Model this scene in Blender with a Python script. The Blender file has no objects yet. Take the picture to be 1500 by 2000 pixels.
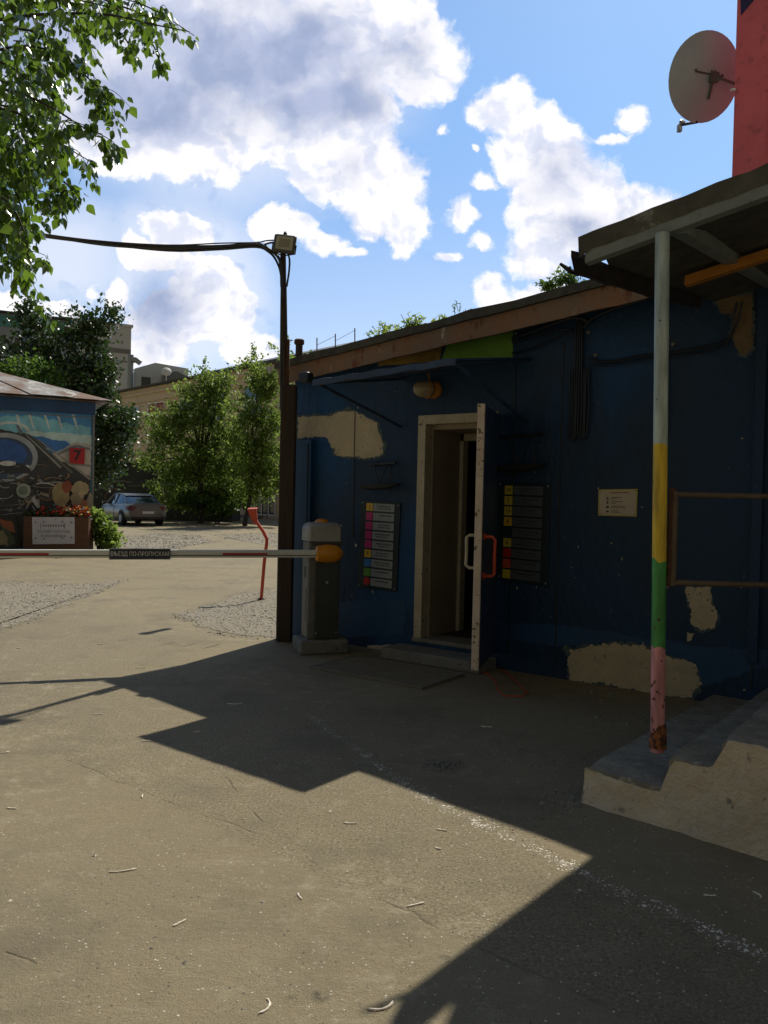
import bpy, math, random
import numpy as np
from mathutils import Vector, Matrix, noise as mnoise
R = math.radians
rnd = random.Random(7)
npr = np.random.default_rng(5)
scn = bpy.context.scene
COL = scn.collection

# ------------------------------------------------------------------ camera
F = 1560.0
CAM = Vector((0, 0, 1.5))
RM = Matrix.Rotation(R(90 - 1.03), 3, 'X') @ Matrix.Rotation(R(1.3), 3, 'Z')
cd = bpy.data.cameras.new('camera'); cam = bpy.data.objects.new('camera', cd); COL.objects.link(cam)
cam.matrix_world = Matrix.Translation(CAM) @ RM.to_4x4()
cd.sensor_fit = 'VERTICAL'; cd.sensor_height = 36; cd.lens = F / 2000 * 36
cd.clip_start = 0.05; cd.clip_end = 3000
scn.camera = cam

def ray(px, py):
    return RM @ Vector(((px - 750) / F, (1000 - py) / F, -1))
def at(px, py, Y):                       # point seen at a photo pixel, Y metres in front
    d = ray(px, py); return CAM + d * (Y / d.y)
def gnd(px, py, z=0.0):
    d = ray(px, py); return CAM + d * ((z - CAM.z) / d.z)

# ------------------------------------------------------------------ sun, sky, exposure
SUN = Vector((.345, .75, 1.0)).normalized()
sl = bpy.data.lights.new('sun', 'SUN'); sl.energy = 5.0; sl.angle = R(.55); sl.color = (1, .94, .82)
so = bpy.data.objects.new('sun', sl); COL.objects.link(so)
so.rotation_euler = (-SUN).to_track_quat('-Z', 'Y').to_euler(); so.location = (0, 0, 30)
scn.view_settings.view_transform = 'Standard'; scn.view_settings.look = 'None'
scn.view_settings.gamma = 1; scn.view_settings.use_curve_mapping = False
scn.view_settings.exposure = 0.06
scn.cycles.use_denoising = True
scn.cycles.max_bounces = 6; scn.cycles.diffuse_bounces = 3; scn.cycles.transmission_bounces = 4
scn.cycles.sample_clamp_indirect = 4

def world():
    w = bpy.data.worlds.new('World'); scn.world = w; w.use_nodes = True
    nt = w.node_tree; N = nt.nodes; L = nt.links; N.clear()
    def math_(op, a, b=None, c=None, clamp=False):
        n = N.new('ShaderNodeMath'); n.operation = op; n.use_clamp = clamp
        for i, v in enumerate((a, b, c)):
            if v is None: continue
            if isinstance(v, (int, float)): n.inputs[i].default_value = v
            else: L.new(v, n.inputs[i])
        return n.outputs[0]
    tc = N.new('ShaderNodeTexCoord')
    sep = N.new('ShaderNodeSeparateXYZ'); L.new(tc.outputs['Generated'], sep.inputs[0])
    sy = math_('MAXIMUM', sep.outputs[1], .02)
    gx = math_('DIVIDE', sep.outputs[0], sy); gz = math_('DIVIDE', sep.outputs[2], sy)
    cmb = N.new('ShaderNodeCombineXYZ'); L.new(gx, cmb.inputs[0]); L.new(gz, cmb.inputs[1])
    P = cmb.outputs[0]
    # domain warp
    wn = N.new('ShaderNodeTexNoise'); wn.inputs['Scale'].default_value = 9; wn.inputs['Detail'].default_value = 7; wn.inputs['Roughness'].default_value = .6
    L.new(P, wn.inputs['Vector'])
    vs = N.new('ShaderNodeVectorMath'); vs.operation = 'SUBTRACT'; L.new(wn.outputs['Color'], vs.inputs[0]); vs.inputs[1].default_value = (.5, .5, .5)
    vm = N.new('ShaderNodeVectorMath'); vm.operation = 'SCALE'; L.new(vs.outputs[0], vm.inputs[0]); vm.inputs['Scale'].default_value = .075
    va = N.new('ShaderNodeVectorMath'); va.operation = 'ADD'; L.new(P, va.inputs[0]); L.new(vm.outputs[0], va.inputs[1])
    PW = va.outputs[0]
    def g(px, py):
        d = ray(px, py); return d.x / d.y, d.z / d.y
    def blobs(lst, src):
        out = None
        for (px, py, rx, ry, wgt) in lst:
            x, z = g(px, py)
            s = N.new('ShaderNodeVectorMath'); s.operation = 'SUBTRACT'; L.new(src, s.inputs[0]); s.inputs[1].default_value = (x, z, 0)
            m = N.new('ShaderNodeVectorMath'); m.operation = 'MULTIPLY'; L.new(s.outputs[0], m.inputs[0]); m.inputs[1].default_value = (F / rx, F / ry, 0)
            ln = N.new('ShaderNodeVectorMath'); ln.operation = 'LENGTH'; L.new(m.outputs[0], ln.inputs[0])
            # small blobs fall off over their own size, large over theirs: convert to comparable distance
            v = math_('MULTIPLY', math_('SUBTRACT', 1.0, ln.outputs['Value']), wgt)
            out = v if out is None else math_('SMOOTH_MAX', out, v, .12)
        return out
    body = [(430, 110, 300, 200, 1), (690, 70, 190, 130, 1), (820, 120, 85, 100, .8), (250, 235, 150, 125, 1), (400, 270, 170, 95, 1), (120, 90, 200, 190, 1), (60, 250, 150, 90, 1),
            (600, 230, 190, 110, 1), (670, 320, 130, 80, .9), (740, 370, 95, 95, .8), (790, 440, 55, 65, .6), (550, 432, 75, 40, .6), (630, 465, 55, 30, .5),
            (350, 440, 84, 44, .9), (300, 492, 82, 34, .7), (405, 545, 84, 66, .9), (440, 610, 70, 80, .9), (345, 625, 100, 85, .8), (490, 690, 66, 42, .7), (300, 700, 90, 40, .5), (228, 560, 30, 36, .4), (120, 600, 60, 20, .3),
            (985, 205, 75, 62, .7), (1050, 290, 100, 85, .9), (1110, 380, 115, 105, .9), (1215, 410, 115, 75, .8), (1065, 480, 80, 65, .7), (950, 355, 38, 20, .4), (1290, 480, 90, 70, .7),
            (1238, 228, 38, 36, .5), (1195, 262, 42, 14, .35), (900, 415, 42, 30, .45), (940, 462, 36, 24, .4), (690, 488, 32, 14, .35), (872, 495, 30, 14, .35), (862, 260, 12, 12, .3), (925, 298, 10, 8, .3),
            (965, 560, 46, 34, .5), (1050, 565, 60, 32, .5), (1010, 585, 90, 22, .5), (15, 600, 75, 45, .5), (470, 15, 70, 22, .5), (180, 570, 20, 30, .25)]
    B = blobs(body, PW)
    fn = N.new('ShaderNodeTexNoise'); fn.inputs['Scale'].default_value = 26; fn.inputs['Detail'].default_value = 9; fn.inputs['Roughness'].default_value = .58; L.new(PW, fn.inputs['Vector'])
    nz = math_('SUBTRACT', fn.outputs['Fac'], .5)
    fn3 = N.new('ShaderNodeTexNoise'); fn3.inputs['Scale'].default_value = 75; fn3.inputs['Detail'].default_value = 6; fn3.inputs['Roughness'].default_value = .6; L.new(PW, fn3.inputs['Vector'])
    D = math_('ADD', B, math_('ADD', math_('MULTIPLY', nz, .60), math_('MULTIPLY', math_('SUBTRACT', fn3.outputs['Fac'], .5), .16)))
    def mr(v, a, b, lo=0., hi=1., smooth=True):
        n = N.new('ShaderNodeMapRange'); n.interpolation_type = 'SMOOTHSTEP' if smooth else 'LINEAR'
        L.new(v, n.inputs[0]); n.inputs[1].default_value = a; n.inputs[2].default_value = b; n.inputs[3].default_value = lo; n.inputs[4].default_value = hi
        return n.outputs[0]
    alpha = mr(D, -.03, .20)
    # thin veil around the big cloud
    pale_ = math_('MULTIPLY', mr(gz, .45, .05), .22)
    alpha = math_('MAXIMUM', alpha, pale_)
    veil = math_('MULTIPLY', mr(blobs([(420, 120, 420, 330, 1), (360, 560, 220, 240, .9), (120, 500, 200, 140, .6)], PW), -.15, .5), .55)
    alpha = math_('MAXIMUM', alpha, veil)
    # grey hearts of the back-lit clouds
    H = blobs([(500, 110, 330, 130, 1), (280, 190, 200, 110, 1), (90, 80, 170, 130, 1), (620, 190, 150, 80, 1), (330, 600, 75, 105, .75), (1090, 350, 50, 60, .5), (1130, 440, 50, 40, .4), (700, 330, 45, 30, .3), (1230, 440, 50, 30, .3)], PW)
    fn2 = N.new('ShaderNodeTexNoise'); fn2.inputs['Scale'].default_value = 14; fn2.inputs['Detail'].default_value = 6; L.new(PW, fn2.inputs['Vector'])
    heart = mr(math_('ADD', H, math_('MULTIPLY', math_('SUBTRACT', fn2.outputs['Fac'], .5), 1.1)), -.35, .75)
    cc = N.new('ShaderNodeMix'); cc.data_type = 'RGBA'; L.new(heart, cc.inputs['Factor'])
    K = 10.0
    # bright billows: mostly white with soft blue-grey hollows
    def relief(scale, off, detail):
        a = N.new('ShaderNodeTexNoise'); b_ = N.new('ShaderNodeTexNoise')
        o_ = N.new('ShaderNodeVectorMath'); o_.operation = 'ADD'; L.new(PW, o_.inputs[0]); o_.inputs[1].default_value = (off * .55, off * .83, 0)
        for n_, v_ in ((a, PW), (b_, o_.outputs[0])):
            n_.inputs['Scale'].default_value = scale; n_.inputs['Detail'].default_value = detail; n_.inputs['Roughness'].default_value = .5; L.new(v_, n_.inputs['Vector'])
        return math_('SUBTRACT', a.outputs['Fac'], b_.outputs['Fac'])
    rel = math_('ADD', math_('MULTIPLY', relief(13, .028, 4), 1.0), math_('MULTIPLY', relief(38, .010, 5), .55))
    bil = mr(math_('ADD', rel, math_('MULTIPLY', math_('SUBTRACT', .42, D), .18)), -.16, .06)
    wc = N.new('ShaderNodeMix'); wc.data_type = 'RGBA'; L.new(bil, wc.inputs['Factor'])
    wc.inputs['A'].default_value = (.76 * K, .80 * K, .94 * K, 1); wc.inputs['B'].default_value = (1.06 * K, 1.04 * K, 1.06 * K, 1)
    L.new(wc.outputs['Result'], cc.inputs['A'])
    gc = N.new('ShaderNodeMix'); gc.data_type = 'RGBA'; L.new(mr(math_('ADD', math_('MULTIPLY', fn2.outputs['Fac'], .6), math_('MULTIPLY', fn.outputs['Fac'], .4)), .38, .62), gc.inputs['Factor'])
    gc.inputs['A'].default_value = (.48 * K, .54 * K, .74 * K, 1); gc.inputs['B'].default_value = (.35 * K, .42 * K, .62 * K, 1)
    L.new(gc.outputs['Result'], cc.inputs['B'])
    sky = N.new('ShaderNodeTexSky'); sky.sky_type = 'NISHITA'; sky.sun_disc = False
    sky.sun_elevation = math.asin(SUN.z); sky.sun_rotation = math.atan2(SUN.x, SUN.y)
    sky.air_density = 1.0; sky.dust_density = .4; sky.ozone_density = 1.6
    tint = N.new('ShaderNodeMix'); tint.data_type = 'RGBA'; L.new(mr(sep.outputs[1], -.2, .3), tint.inputs['Factor'])
    tint.inputs['A'].default_value = (.62, .55, .45, 1)
    tz = N.new('ShaderNodeMix'); tz.data_type = 'RGBA'; L.new(mr(gz, .08, .55), tz.inputs['Factor']); tz.inputs['A'].default_value = (1.0, 1.04, 1.16, 1); tz.inputs['B'].default_value = (.98, 1.24, 1.40, 1)
    L.new(tz.outputs['Result'], tint.inputs['B'])
    tm = N.new('ShaderNodeMix'); tm.data_type = 'RGBA'; tm.blend_type = 'MULTIPLY'; tm.inputs['Factor'].default_value = 1; L.new(sky.outputs[0], tm.inputs['A']); L.new(tint.outputs['Result'], tm.inputs['B'])
    # added unseen warm-grey cloud behind the camera, to warm and dim the ambient light
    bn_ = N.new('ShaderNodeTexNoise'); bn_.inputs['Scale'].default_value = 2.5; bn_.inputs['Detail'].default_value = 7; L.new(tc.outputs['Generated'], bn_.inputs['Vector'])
    fill_bank = N.new('ShaderNodeMix'); fill_bank.data_type = 'RGBA'; L.new(math_('MULTIPLY', mr(sep.outputs[1], .15, -.25), mr(bn_.outputs['Fac'], .34, .52)), fill_bank.inputs['Factor'])
    L.new(tm.outputs['Result'], fill_bank.inputs['A']); fill_bank.inputs['B'].default_value = (.17 * K, .152 * K, .118 * K, 1)
    mx = N.new('ShaderNodeMix'); mx.data_type = 'RGBA'; L.new(math_('MULTIPLY', alpha, mr(sep.outputs[1], .1, .25)), mx.inputs['Factor'])
    L.new(fill_bank.outputs['Result'], mx.inputs['A']); L.new(cc.outputs['Result'], mx.inputs['B'])
    bg = N.new('ShaderNodeBackground'); bg.inputs['Strength'].default_value = .1
    L.new(mx.outputs['Result'], bg.inputs['Color'])
    out = N.new('ShaderNodeOutputWorld'); L.new(bg.outputs[0], out.inputs[0])
world()

# ------------------------------------------------------------------ object helpers
ROOTM = {}
def tag(o, label=None, cat=None, group=None, kind=None):
    if label: o['label'] = label
    if cat: o['category'] = cat
    if group: o['group'] = group
    if kind: o['kind'] = kind
    return o
def empty(name, loc, label, cat, group=None, rz=0.0):
    o = bpy.data.objects.new(name, None); COL.objects.link(o)
    o.location = loc; o.rotation_euler = (0, 0, rz); o.empty_display_size = .2
    ROOTM[o.name] = Matrix.Translation(Vector(loc)) @ Matrix.Rotation(rz, 4, 'Z')
    return tag(o, label, cat, group)
def copy_tree(o, parent=None):
    c = o.copy(); COL.objects.link(c)
    if parent: c.parent = parent
    for ch in o.children: copy_tree(ch, c)
    return c

class MB:
    """collects shapes in world coordinates, then links them as ONE mesh"""
    def __init__(s): s.v = []; s.f = []; s.m = []; s.mi = 0
    def add(s, vs, fs):
        b = len(s.v); s.v += [tuple(v) for v in vs]
        for f in fs: s.f.append(tuple(b + i for i in f)); s.m.append(s.mi)
        return s
    def hexa(s, p):          # 8 points: bottom 0-3, top 4-7
        return s.add(p, [(3, 2, 1, 0), (4, 5, 6, 7), (0, 1, 5, 4), (1, 2, 6, 5), (2, 3, 7, 6), (3, 0, 4, 7)])
    def box(s, c, sx, sy, sz, M=None, rz=0.0):
        c = Vector(c); M = M or Matrix.Rotation(rz, 3, 'Z')
        p = [c + M @ Vector((x * sx / 2, y * sy / 2, z * sz / 2)) for z in (-1, 1) for x, y in ((-1, -1), (1, -1), (1, 1), (-1, 1))]
        return s.hexa(p)
    def bevbox(s, c, sx, sy, sz, b=.01, M=None, rz=0.0):
        c = Vector(c); M = M or Matrix.Rotation(rz, 3, 'Z')
        lv = []
        for z, i in ((-sz / 2, b), (-sz / 2 + b, 0), (sz / 2 - b, 0), (sz / 2, b)):
            x, y = sx / 2 - i, sy / 2 - i
            lv.append([c + M @ Vector((X, Y, z)) for X, Y in ((-x + b, -y), (x - b, -y), (x, -y + b), (x, y - b), (x - b, y), (-x + b, y), (-x, y - b), (-x, -y + b))])
        return s.loft(lv, caps=True)
    def loft(s, rings, caps=True, closed=True):
        n = len(rings[0]); vs = [p for r in rings for p in r]; fs = []
        for k in range(len(rings) - 1):
            for i in range(n if closed else n - 1):
                j = (i + 1) % n
                fs.append((k * n + i, k * n + j, (k + 1) * n + j, (k + 1) * n + i))
        if caps:
            fs.append(tuple(range(n))[::-1]); fs.append(tuple((len(rings) - 1) * n + i for i in range(n)))
        return s.add(vs, fs)
    def tube(s, pts, r, n=8, caps=True):
        pts = [Vector(p) for p in pts]; rr = r if isinstance(r, (list, tuple)) else [r] * len(pts)
        rings = []; up = None
        for i, p in enumerate(pts):
            t = (pts[min(i + 1, len(pts) - 1)] - pts[max(i - 1, 0)])
            if t.length < 1e-9: t = Vector((0, 0, 1))
            t.normalize()
            if up is None: up = Vector((0, 0, 1)) if abs(t.z) < .9 else Vector((1, 0, 0))
            a = t.cross(up)
            if a.length < 1e-6: a = t.cross(Vector((0, 1, 0)))
            a.normalize(); b = a.cross(t).normalized(); up = b
            rings.append([p + (a * math.cos(k * 2 * math.pi / n) + b * math.sin(k * 2 * math.pi / n)) * rr[i] for k in range(n)])
        return s.loft(rings, caps)
    def lathe(s, prof, c, axis=Vector((0, 0, 1)), n=20, xdir=None, sx=1.0):
        axis = Vector(axis).normalized(); x = xdir or axis.orthogonal().normalized(); y = axis.cross(x)
        c = Vector(c)
        return s.loft([[c + axis * h + (x * math.cos(k * 2 * math.pi / n) * sx + y * math.sin(k * 2 * math.pi / n)) * r for k in range(n)] for r, h in prof], True)
    def prism(s, poly, d):   # poly: list of 3D pts; d: extrusion vector
        n = len(poly); d = Vector(d)
        vs = [Vector(p) for p in poly] + [Vector(p) + d for p in poly]
        return s.add(vs, [tuple(range(n))[::-1], tuple(range(n, 2 * n))] + [(i, (i + 1) % n, n + (i + 1) % n, n + i) for i in range(n)])
    def build(s, name, mats, parent=None, smooth=False, label=None, cat=None, group=None, kind=None, origin=None, bevel=0.0):
        me = bpy.data.meshes.new(name)
        if parent is not None:
            M = ROOTM[parent.name]
        else:
            if origin is None:
                a = np.array(s.v); origin = ((a[:, 0].min() + a[:, 0].max()) / 2, (a[:, 1].min() + a[:, 1].max()) / 2, a[:, 2].min())
            M = Matrix.Translation(Vector(origin))
        Mi = np.array(M.inverted()); a = np.array(s.v, dtype=float)
        a = a @ Mi[:3, :3].T + Mi[:3, 3]
        me.from_pydata(a.tolist(), [], s.f)
        mats = mats if isinstance(mats, (list, tuple)) else [mats]
        for m in mats: me.materials.append(m)
        if len(mats) > 1: me.polygons.foreach_set('material_index', s.m)
        if smooth: me.polygons.foreach_set('use_smooth', [True] * len(me.polygons))
        o = bpy.data.objects.new(name, me); COL.objects.link(o)
        if parent is not None: o.parent = parent
        else: o.location = origin
        ROOTM[o.name] = M
        me.validate(); me.update()
        import bmesh
        bm = bmesh.new(); bm.from_mesh(me); bmesh.ops.recalc_face_normals(bm, faces=bm.faces); bm.to_mesh(me); bm.free()
        if smooth:
            try: me.set_sharp_from_angle(angle=R(40))
            except Exception: pass
        if bevel:
            b = o.modifiers.new('bevel', 'BEVEL'); b.width = bevel; b.segments = 2; b.limit_method = 'ANGLE'
        return tag(o, label, cat, group, kind)

# ------------------------------------------------------------------ materials
def mat(name, c1, c2=None, rough=.7, metal=0.0, scale=6.0, detail=6.0, lo=.35, hi=.65, bump=0.0, bscale=60.0, c3=None, s3=30.0, t3=(.62, .68), stretch=(1, 1, 1), spec=.5, c4=None, s4=12., t4=(.66, .7), rough2=None):
    m = bpy.data.materials.new(name); m.use_nodes = True; nt = m.node_tree; N = nt.nodes; L = nt.links
    b = N['Principled BSDF']; b.inputs['Roughness'].default_value = rough; b.inputs['Metallic'].default_value = metal; b.inputs['Specular IOR Level'].default_value = spec
    tc = N.new('ShaderNodeTexCoord'); mp = N.new('ShaderNodeMapping'); L.new(tc.outputs['Object'], mp.inputs[0]); mp.inputs['Scale'].default_value = stretch
    def noise(sc, det=detail, r=.6):
        n = N.new('ShaderNodeTexNoise'); n.inputs['Scale'].default_value = sc; n.inputs['Detail'].default_value = det; n.inputs['Roughness'].default_value = r
        L.new(mp.outputs[0], n.inputs['Vector']); return n.outputs['Fac']
    def rng(v, a, z):
        n = N.new('ShaderNodeMapRange'); L.new(v, n.inputs[0]); n.inputs[1].default_value = a; n.inputs[2].default_value = z; return n.outputs[0]
    def mix(f, a, c):
        n = N.new('ShaderNodeMix'); n.data_type = 'RGBA'; L.new(f, n.inputs['Factor'])
        if isinstance(a, tuple): n.inputs['A'].default_value = a + (1,)
        else: L.new(a, n.inputs['A'])
        if isinstance(c, tuple): n.inputs['B'].default_value = c + (1,)
        else: L.new(c, n.inputs['B'])
        return n.outputs['Result']
    c2 = c2 or tuple(x * .75 for x in c1)
    col = mix(rng(noise(scale), lo, hi), tuple(c1), tuple(c2))
    if c3: col = mix(rng(noise(s3), *t3), col, tuple(c3))
    if c4: col = mix(rng(noise(s4), *t4), col, tuple(c4))
    L.new(col, b.inputs['Base Color'])
    if bump:
        bn = N.new('ShaderNodeBump'); bn.inputs['Strength'].default_value = bump; bn.inputs['Distance'].default_value = .02
        L.new(noise(bscale, 8), bn.inputs['Height']); L.new(bn.outputs[0], b.inputs['Normal'])
    m['nodes_helper'] = 1
    return m
def leafmat(name, c1, c2, trans, rough=.45, tw=.45, spec=.4):
    m = bpy.data.materials.new(name); m.use_nodes = True; nt = m.node_tree; N = nt.nodes; L = nt.links
    b = N['Principled BSDF']; b.inputs['Roughness'].default_value = rough; b.inputs['Specular IOR Level'].default_value = spec
    g = N.new('ShaderNodeNewGeometry'); cr = N.new('ShaderNodeMix'); cr.data_type = 'RGBA'; L.new(g.outputs['Random Per Island'], cr.inputs['Factor'])
    cr.inputs['A'].default_value = c1 + (1,); cr.inputs['B'].default_value = c2 + (1,)
    L.new(cr.outputs['Result'], b.inputs['Base Color'])
    t = N.new('ShaderNodeBsdfTranslucent'); t.inputs['Color'].default_value = trans + (1,)
    mx = N.new('ShaderNodeMixShader'); mx.inputs[0].default_value = tw
    L.new(b.outputs[0], mx.inputs[1]); L.new(t.outputs[0], mx.inputs[2]); L.new(mx.outputs[0], N['Material Output'].inputs[0])
    return m
def glassmat(name, c=(.03, .04, .05), rough=.08):
    return mat(name, c, rough=rough, spec=.8, scale=2)

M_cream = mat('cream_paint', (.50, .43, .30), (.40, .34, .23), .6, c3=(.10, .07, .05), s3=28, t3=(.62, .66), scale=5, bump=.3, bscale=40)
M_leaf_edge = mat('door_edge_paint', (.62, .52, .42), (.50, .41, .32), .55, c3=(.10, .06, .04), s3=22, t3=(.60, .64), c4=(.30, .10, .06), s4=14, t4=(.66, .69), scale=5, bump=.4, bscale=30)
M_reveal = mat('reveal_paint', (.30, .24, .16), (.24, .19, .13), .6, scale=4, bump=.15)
M_navy = None
M_concrete = mat('old_concrete', (.20, .19, .16), (.13, .125, .11), .9, scale=7, bump=.7, bscale=35, c3=(.08, .075, .065), s3=20, t3=(.6, .66))
M_stepside = mat('step_side_paint', (.66, .55, .38), (.52, .44, .31), .75, scale=3.5, bump=1.0, bscale=30, c3=(.20, .18, .14), s3=11, t3=(.62, .70), c4=(.12, .11, .09), s4=34, t4=(.68, .71))
M_steptop = mat('step_tread_concrete', (.30, .27, .205), (.19, .172, .135), .85, scale=8, bump=1.0, bscale=45, c3=(.38, .35, .28), s3=18, t3=(.6, .66))
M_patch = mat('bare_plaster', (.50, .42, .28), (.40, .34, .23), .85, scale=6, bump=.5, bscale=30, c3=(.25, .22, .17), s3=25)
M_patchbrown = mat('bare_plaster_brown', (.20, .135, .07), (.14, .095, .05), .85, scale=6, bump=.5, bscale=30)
M_fascia = mat('rusty_fascia', (.24, .12, .06), (.19, .13, .085), .8, scale=3.5, stretch=(1, 1, .5), c3=(.42, .36, .28), s3=5, t3=(.62, .66), c4=(.16, .05, .025), s4=9, t4=(.58, .64), bump=.3)
M_tar = mat('tar_paper', (.05, .048, .04), (.09, .085, .07), .9, scale=10, bump=.8, bscale=25)
M_green = mat('green_paint', (.16, .34, .02), (.12, .26, .02), .6, scale=4, bump=.2)
M_yellowp = mat('yellow_paint', (.35, .22, .02), (.2, .12, .02), .6, scale=6, bump=.2)
M_bluemetal = mat('blue_sheet_metal', (.03, .06, .12), (.02, .035, .075), .45, scale=5, bump=.15, bscale=10)
M_blackmetal = mat('black_metal', (.012, .012, .014), (.02, .018, .018), .5, scale=9)
M_cable = mat('cable_rubber', (.02, .02, .022), (.035, .035, .037), .5, scale=20)
M_navycable = mat('painted_cable', (.005, .012, .024), (.008, .014, .020), .5, scale=20)
M_polebrown = mat('brown_timber', (.035, .022, .015), (.055, .035, .022), .85, scale=4, stretch=(8, 8, .6), bump=.6, bscale=20)
M_galv = mat('galvanised', (.30, .33, .34), (.22, .25, .27), .45, metal=.3, scale=8)
M_steelgreen = mat('grey_green_paint', (.20, .23, .22), (.15, .17, .165), .55, scale=6, c3=(.08, .05, .04), s3=22, t3=(.66, .7), bump=.2)
M_rust = mat('rust', (.10, .04, .02), (.05, .025, .018), .9, scale=15, bump=.8, bscale=40)
M_railbrown = mat('rail_paint', (.11, .078, .042), (.07, .045, .026), .6, scale=9, bump=.2, c3=(.06, .03, .02), s3=30)
M_orange = mat('orange_paint', (.42, .17, .02), (.34, .13, .015), .55, scale=7)
M_redpaint = mat('red_paint', (.55, .07, .02), (.45, .05, .02), .5, scale=7, c3=(.15, .03, .02), s3=30)
M_redwall = mat('red_render', (.80, .17, .20), (.66, .135, .165), .8, scale=1.6, lo=.38, hi=.62, c3=(.55, .12, .15), s3=7, t3=(.56, .66), bump=.15, bscale=8)
M_darkblue = mat('dark_blue_render', (.03, .025, .10), (.03, .025, .08), .8, scale=1)
M_white = mat('white_paint', (.70, .70, .68), (.6, .6, .58), .4, scale=6)
M_greyplastic = mat('grey_plate', (.24, .26, .27), (.20, .22, .23), .35, scale=5)
M_greyplate2 = mat('dim_grey_plate', (.075, .085, .092), (.06, .07, .078), .3, scale=5)
M_ink = mat('dark_ink', (.02, .02, .022), (.03, .03, .03), .6)
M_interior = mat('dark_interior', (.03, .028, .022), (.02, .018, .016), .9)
M_olive = mat('olive_panel', (.11, .12, .01), (.07, .08, .01), .6)
M_dish = mat('dish_grey', (.42, .46, .50), (.37, .405, .44), .5, scale=3)
M_glass = glassmat('window_glass')
M_grate = mat('dusty_grate', (.17, .15, .11), (.13, .115, .085), .8, scale=12)
M_lampglass = mat('lamp_glass', (.34, .28, .17), (.28, .23, .14), .2, scale=3)
M_barcab = mat('cabinet_dark', (.035, .04, .032), (.028, .032, .027), .45, scale=8)
M_barside = mat('cabinet_side', (.15, .14, .115), (.11, .105, .09), .5, scale=8, c3=(.08, .08, .07), s3=10, t3=(.66, .72))
M_barcap = mat('cabinet_cap', (.30, .29, .25), (.25, .245, .21), .5, scale=9)
M_amber = mat('amber_plastic', (.62, .25, .01), (.5, .18, .01), .35, scale=9)

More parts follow.
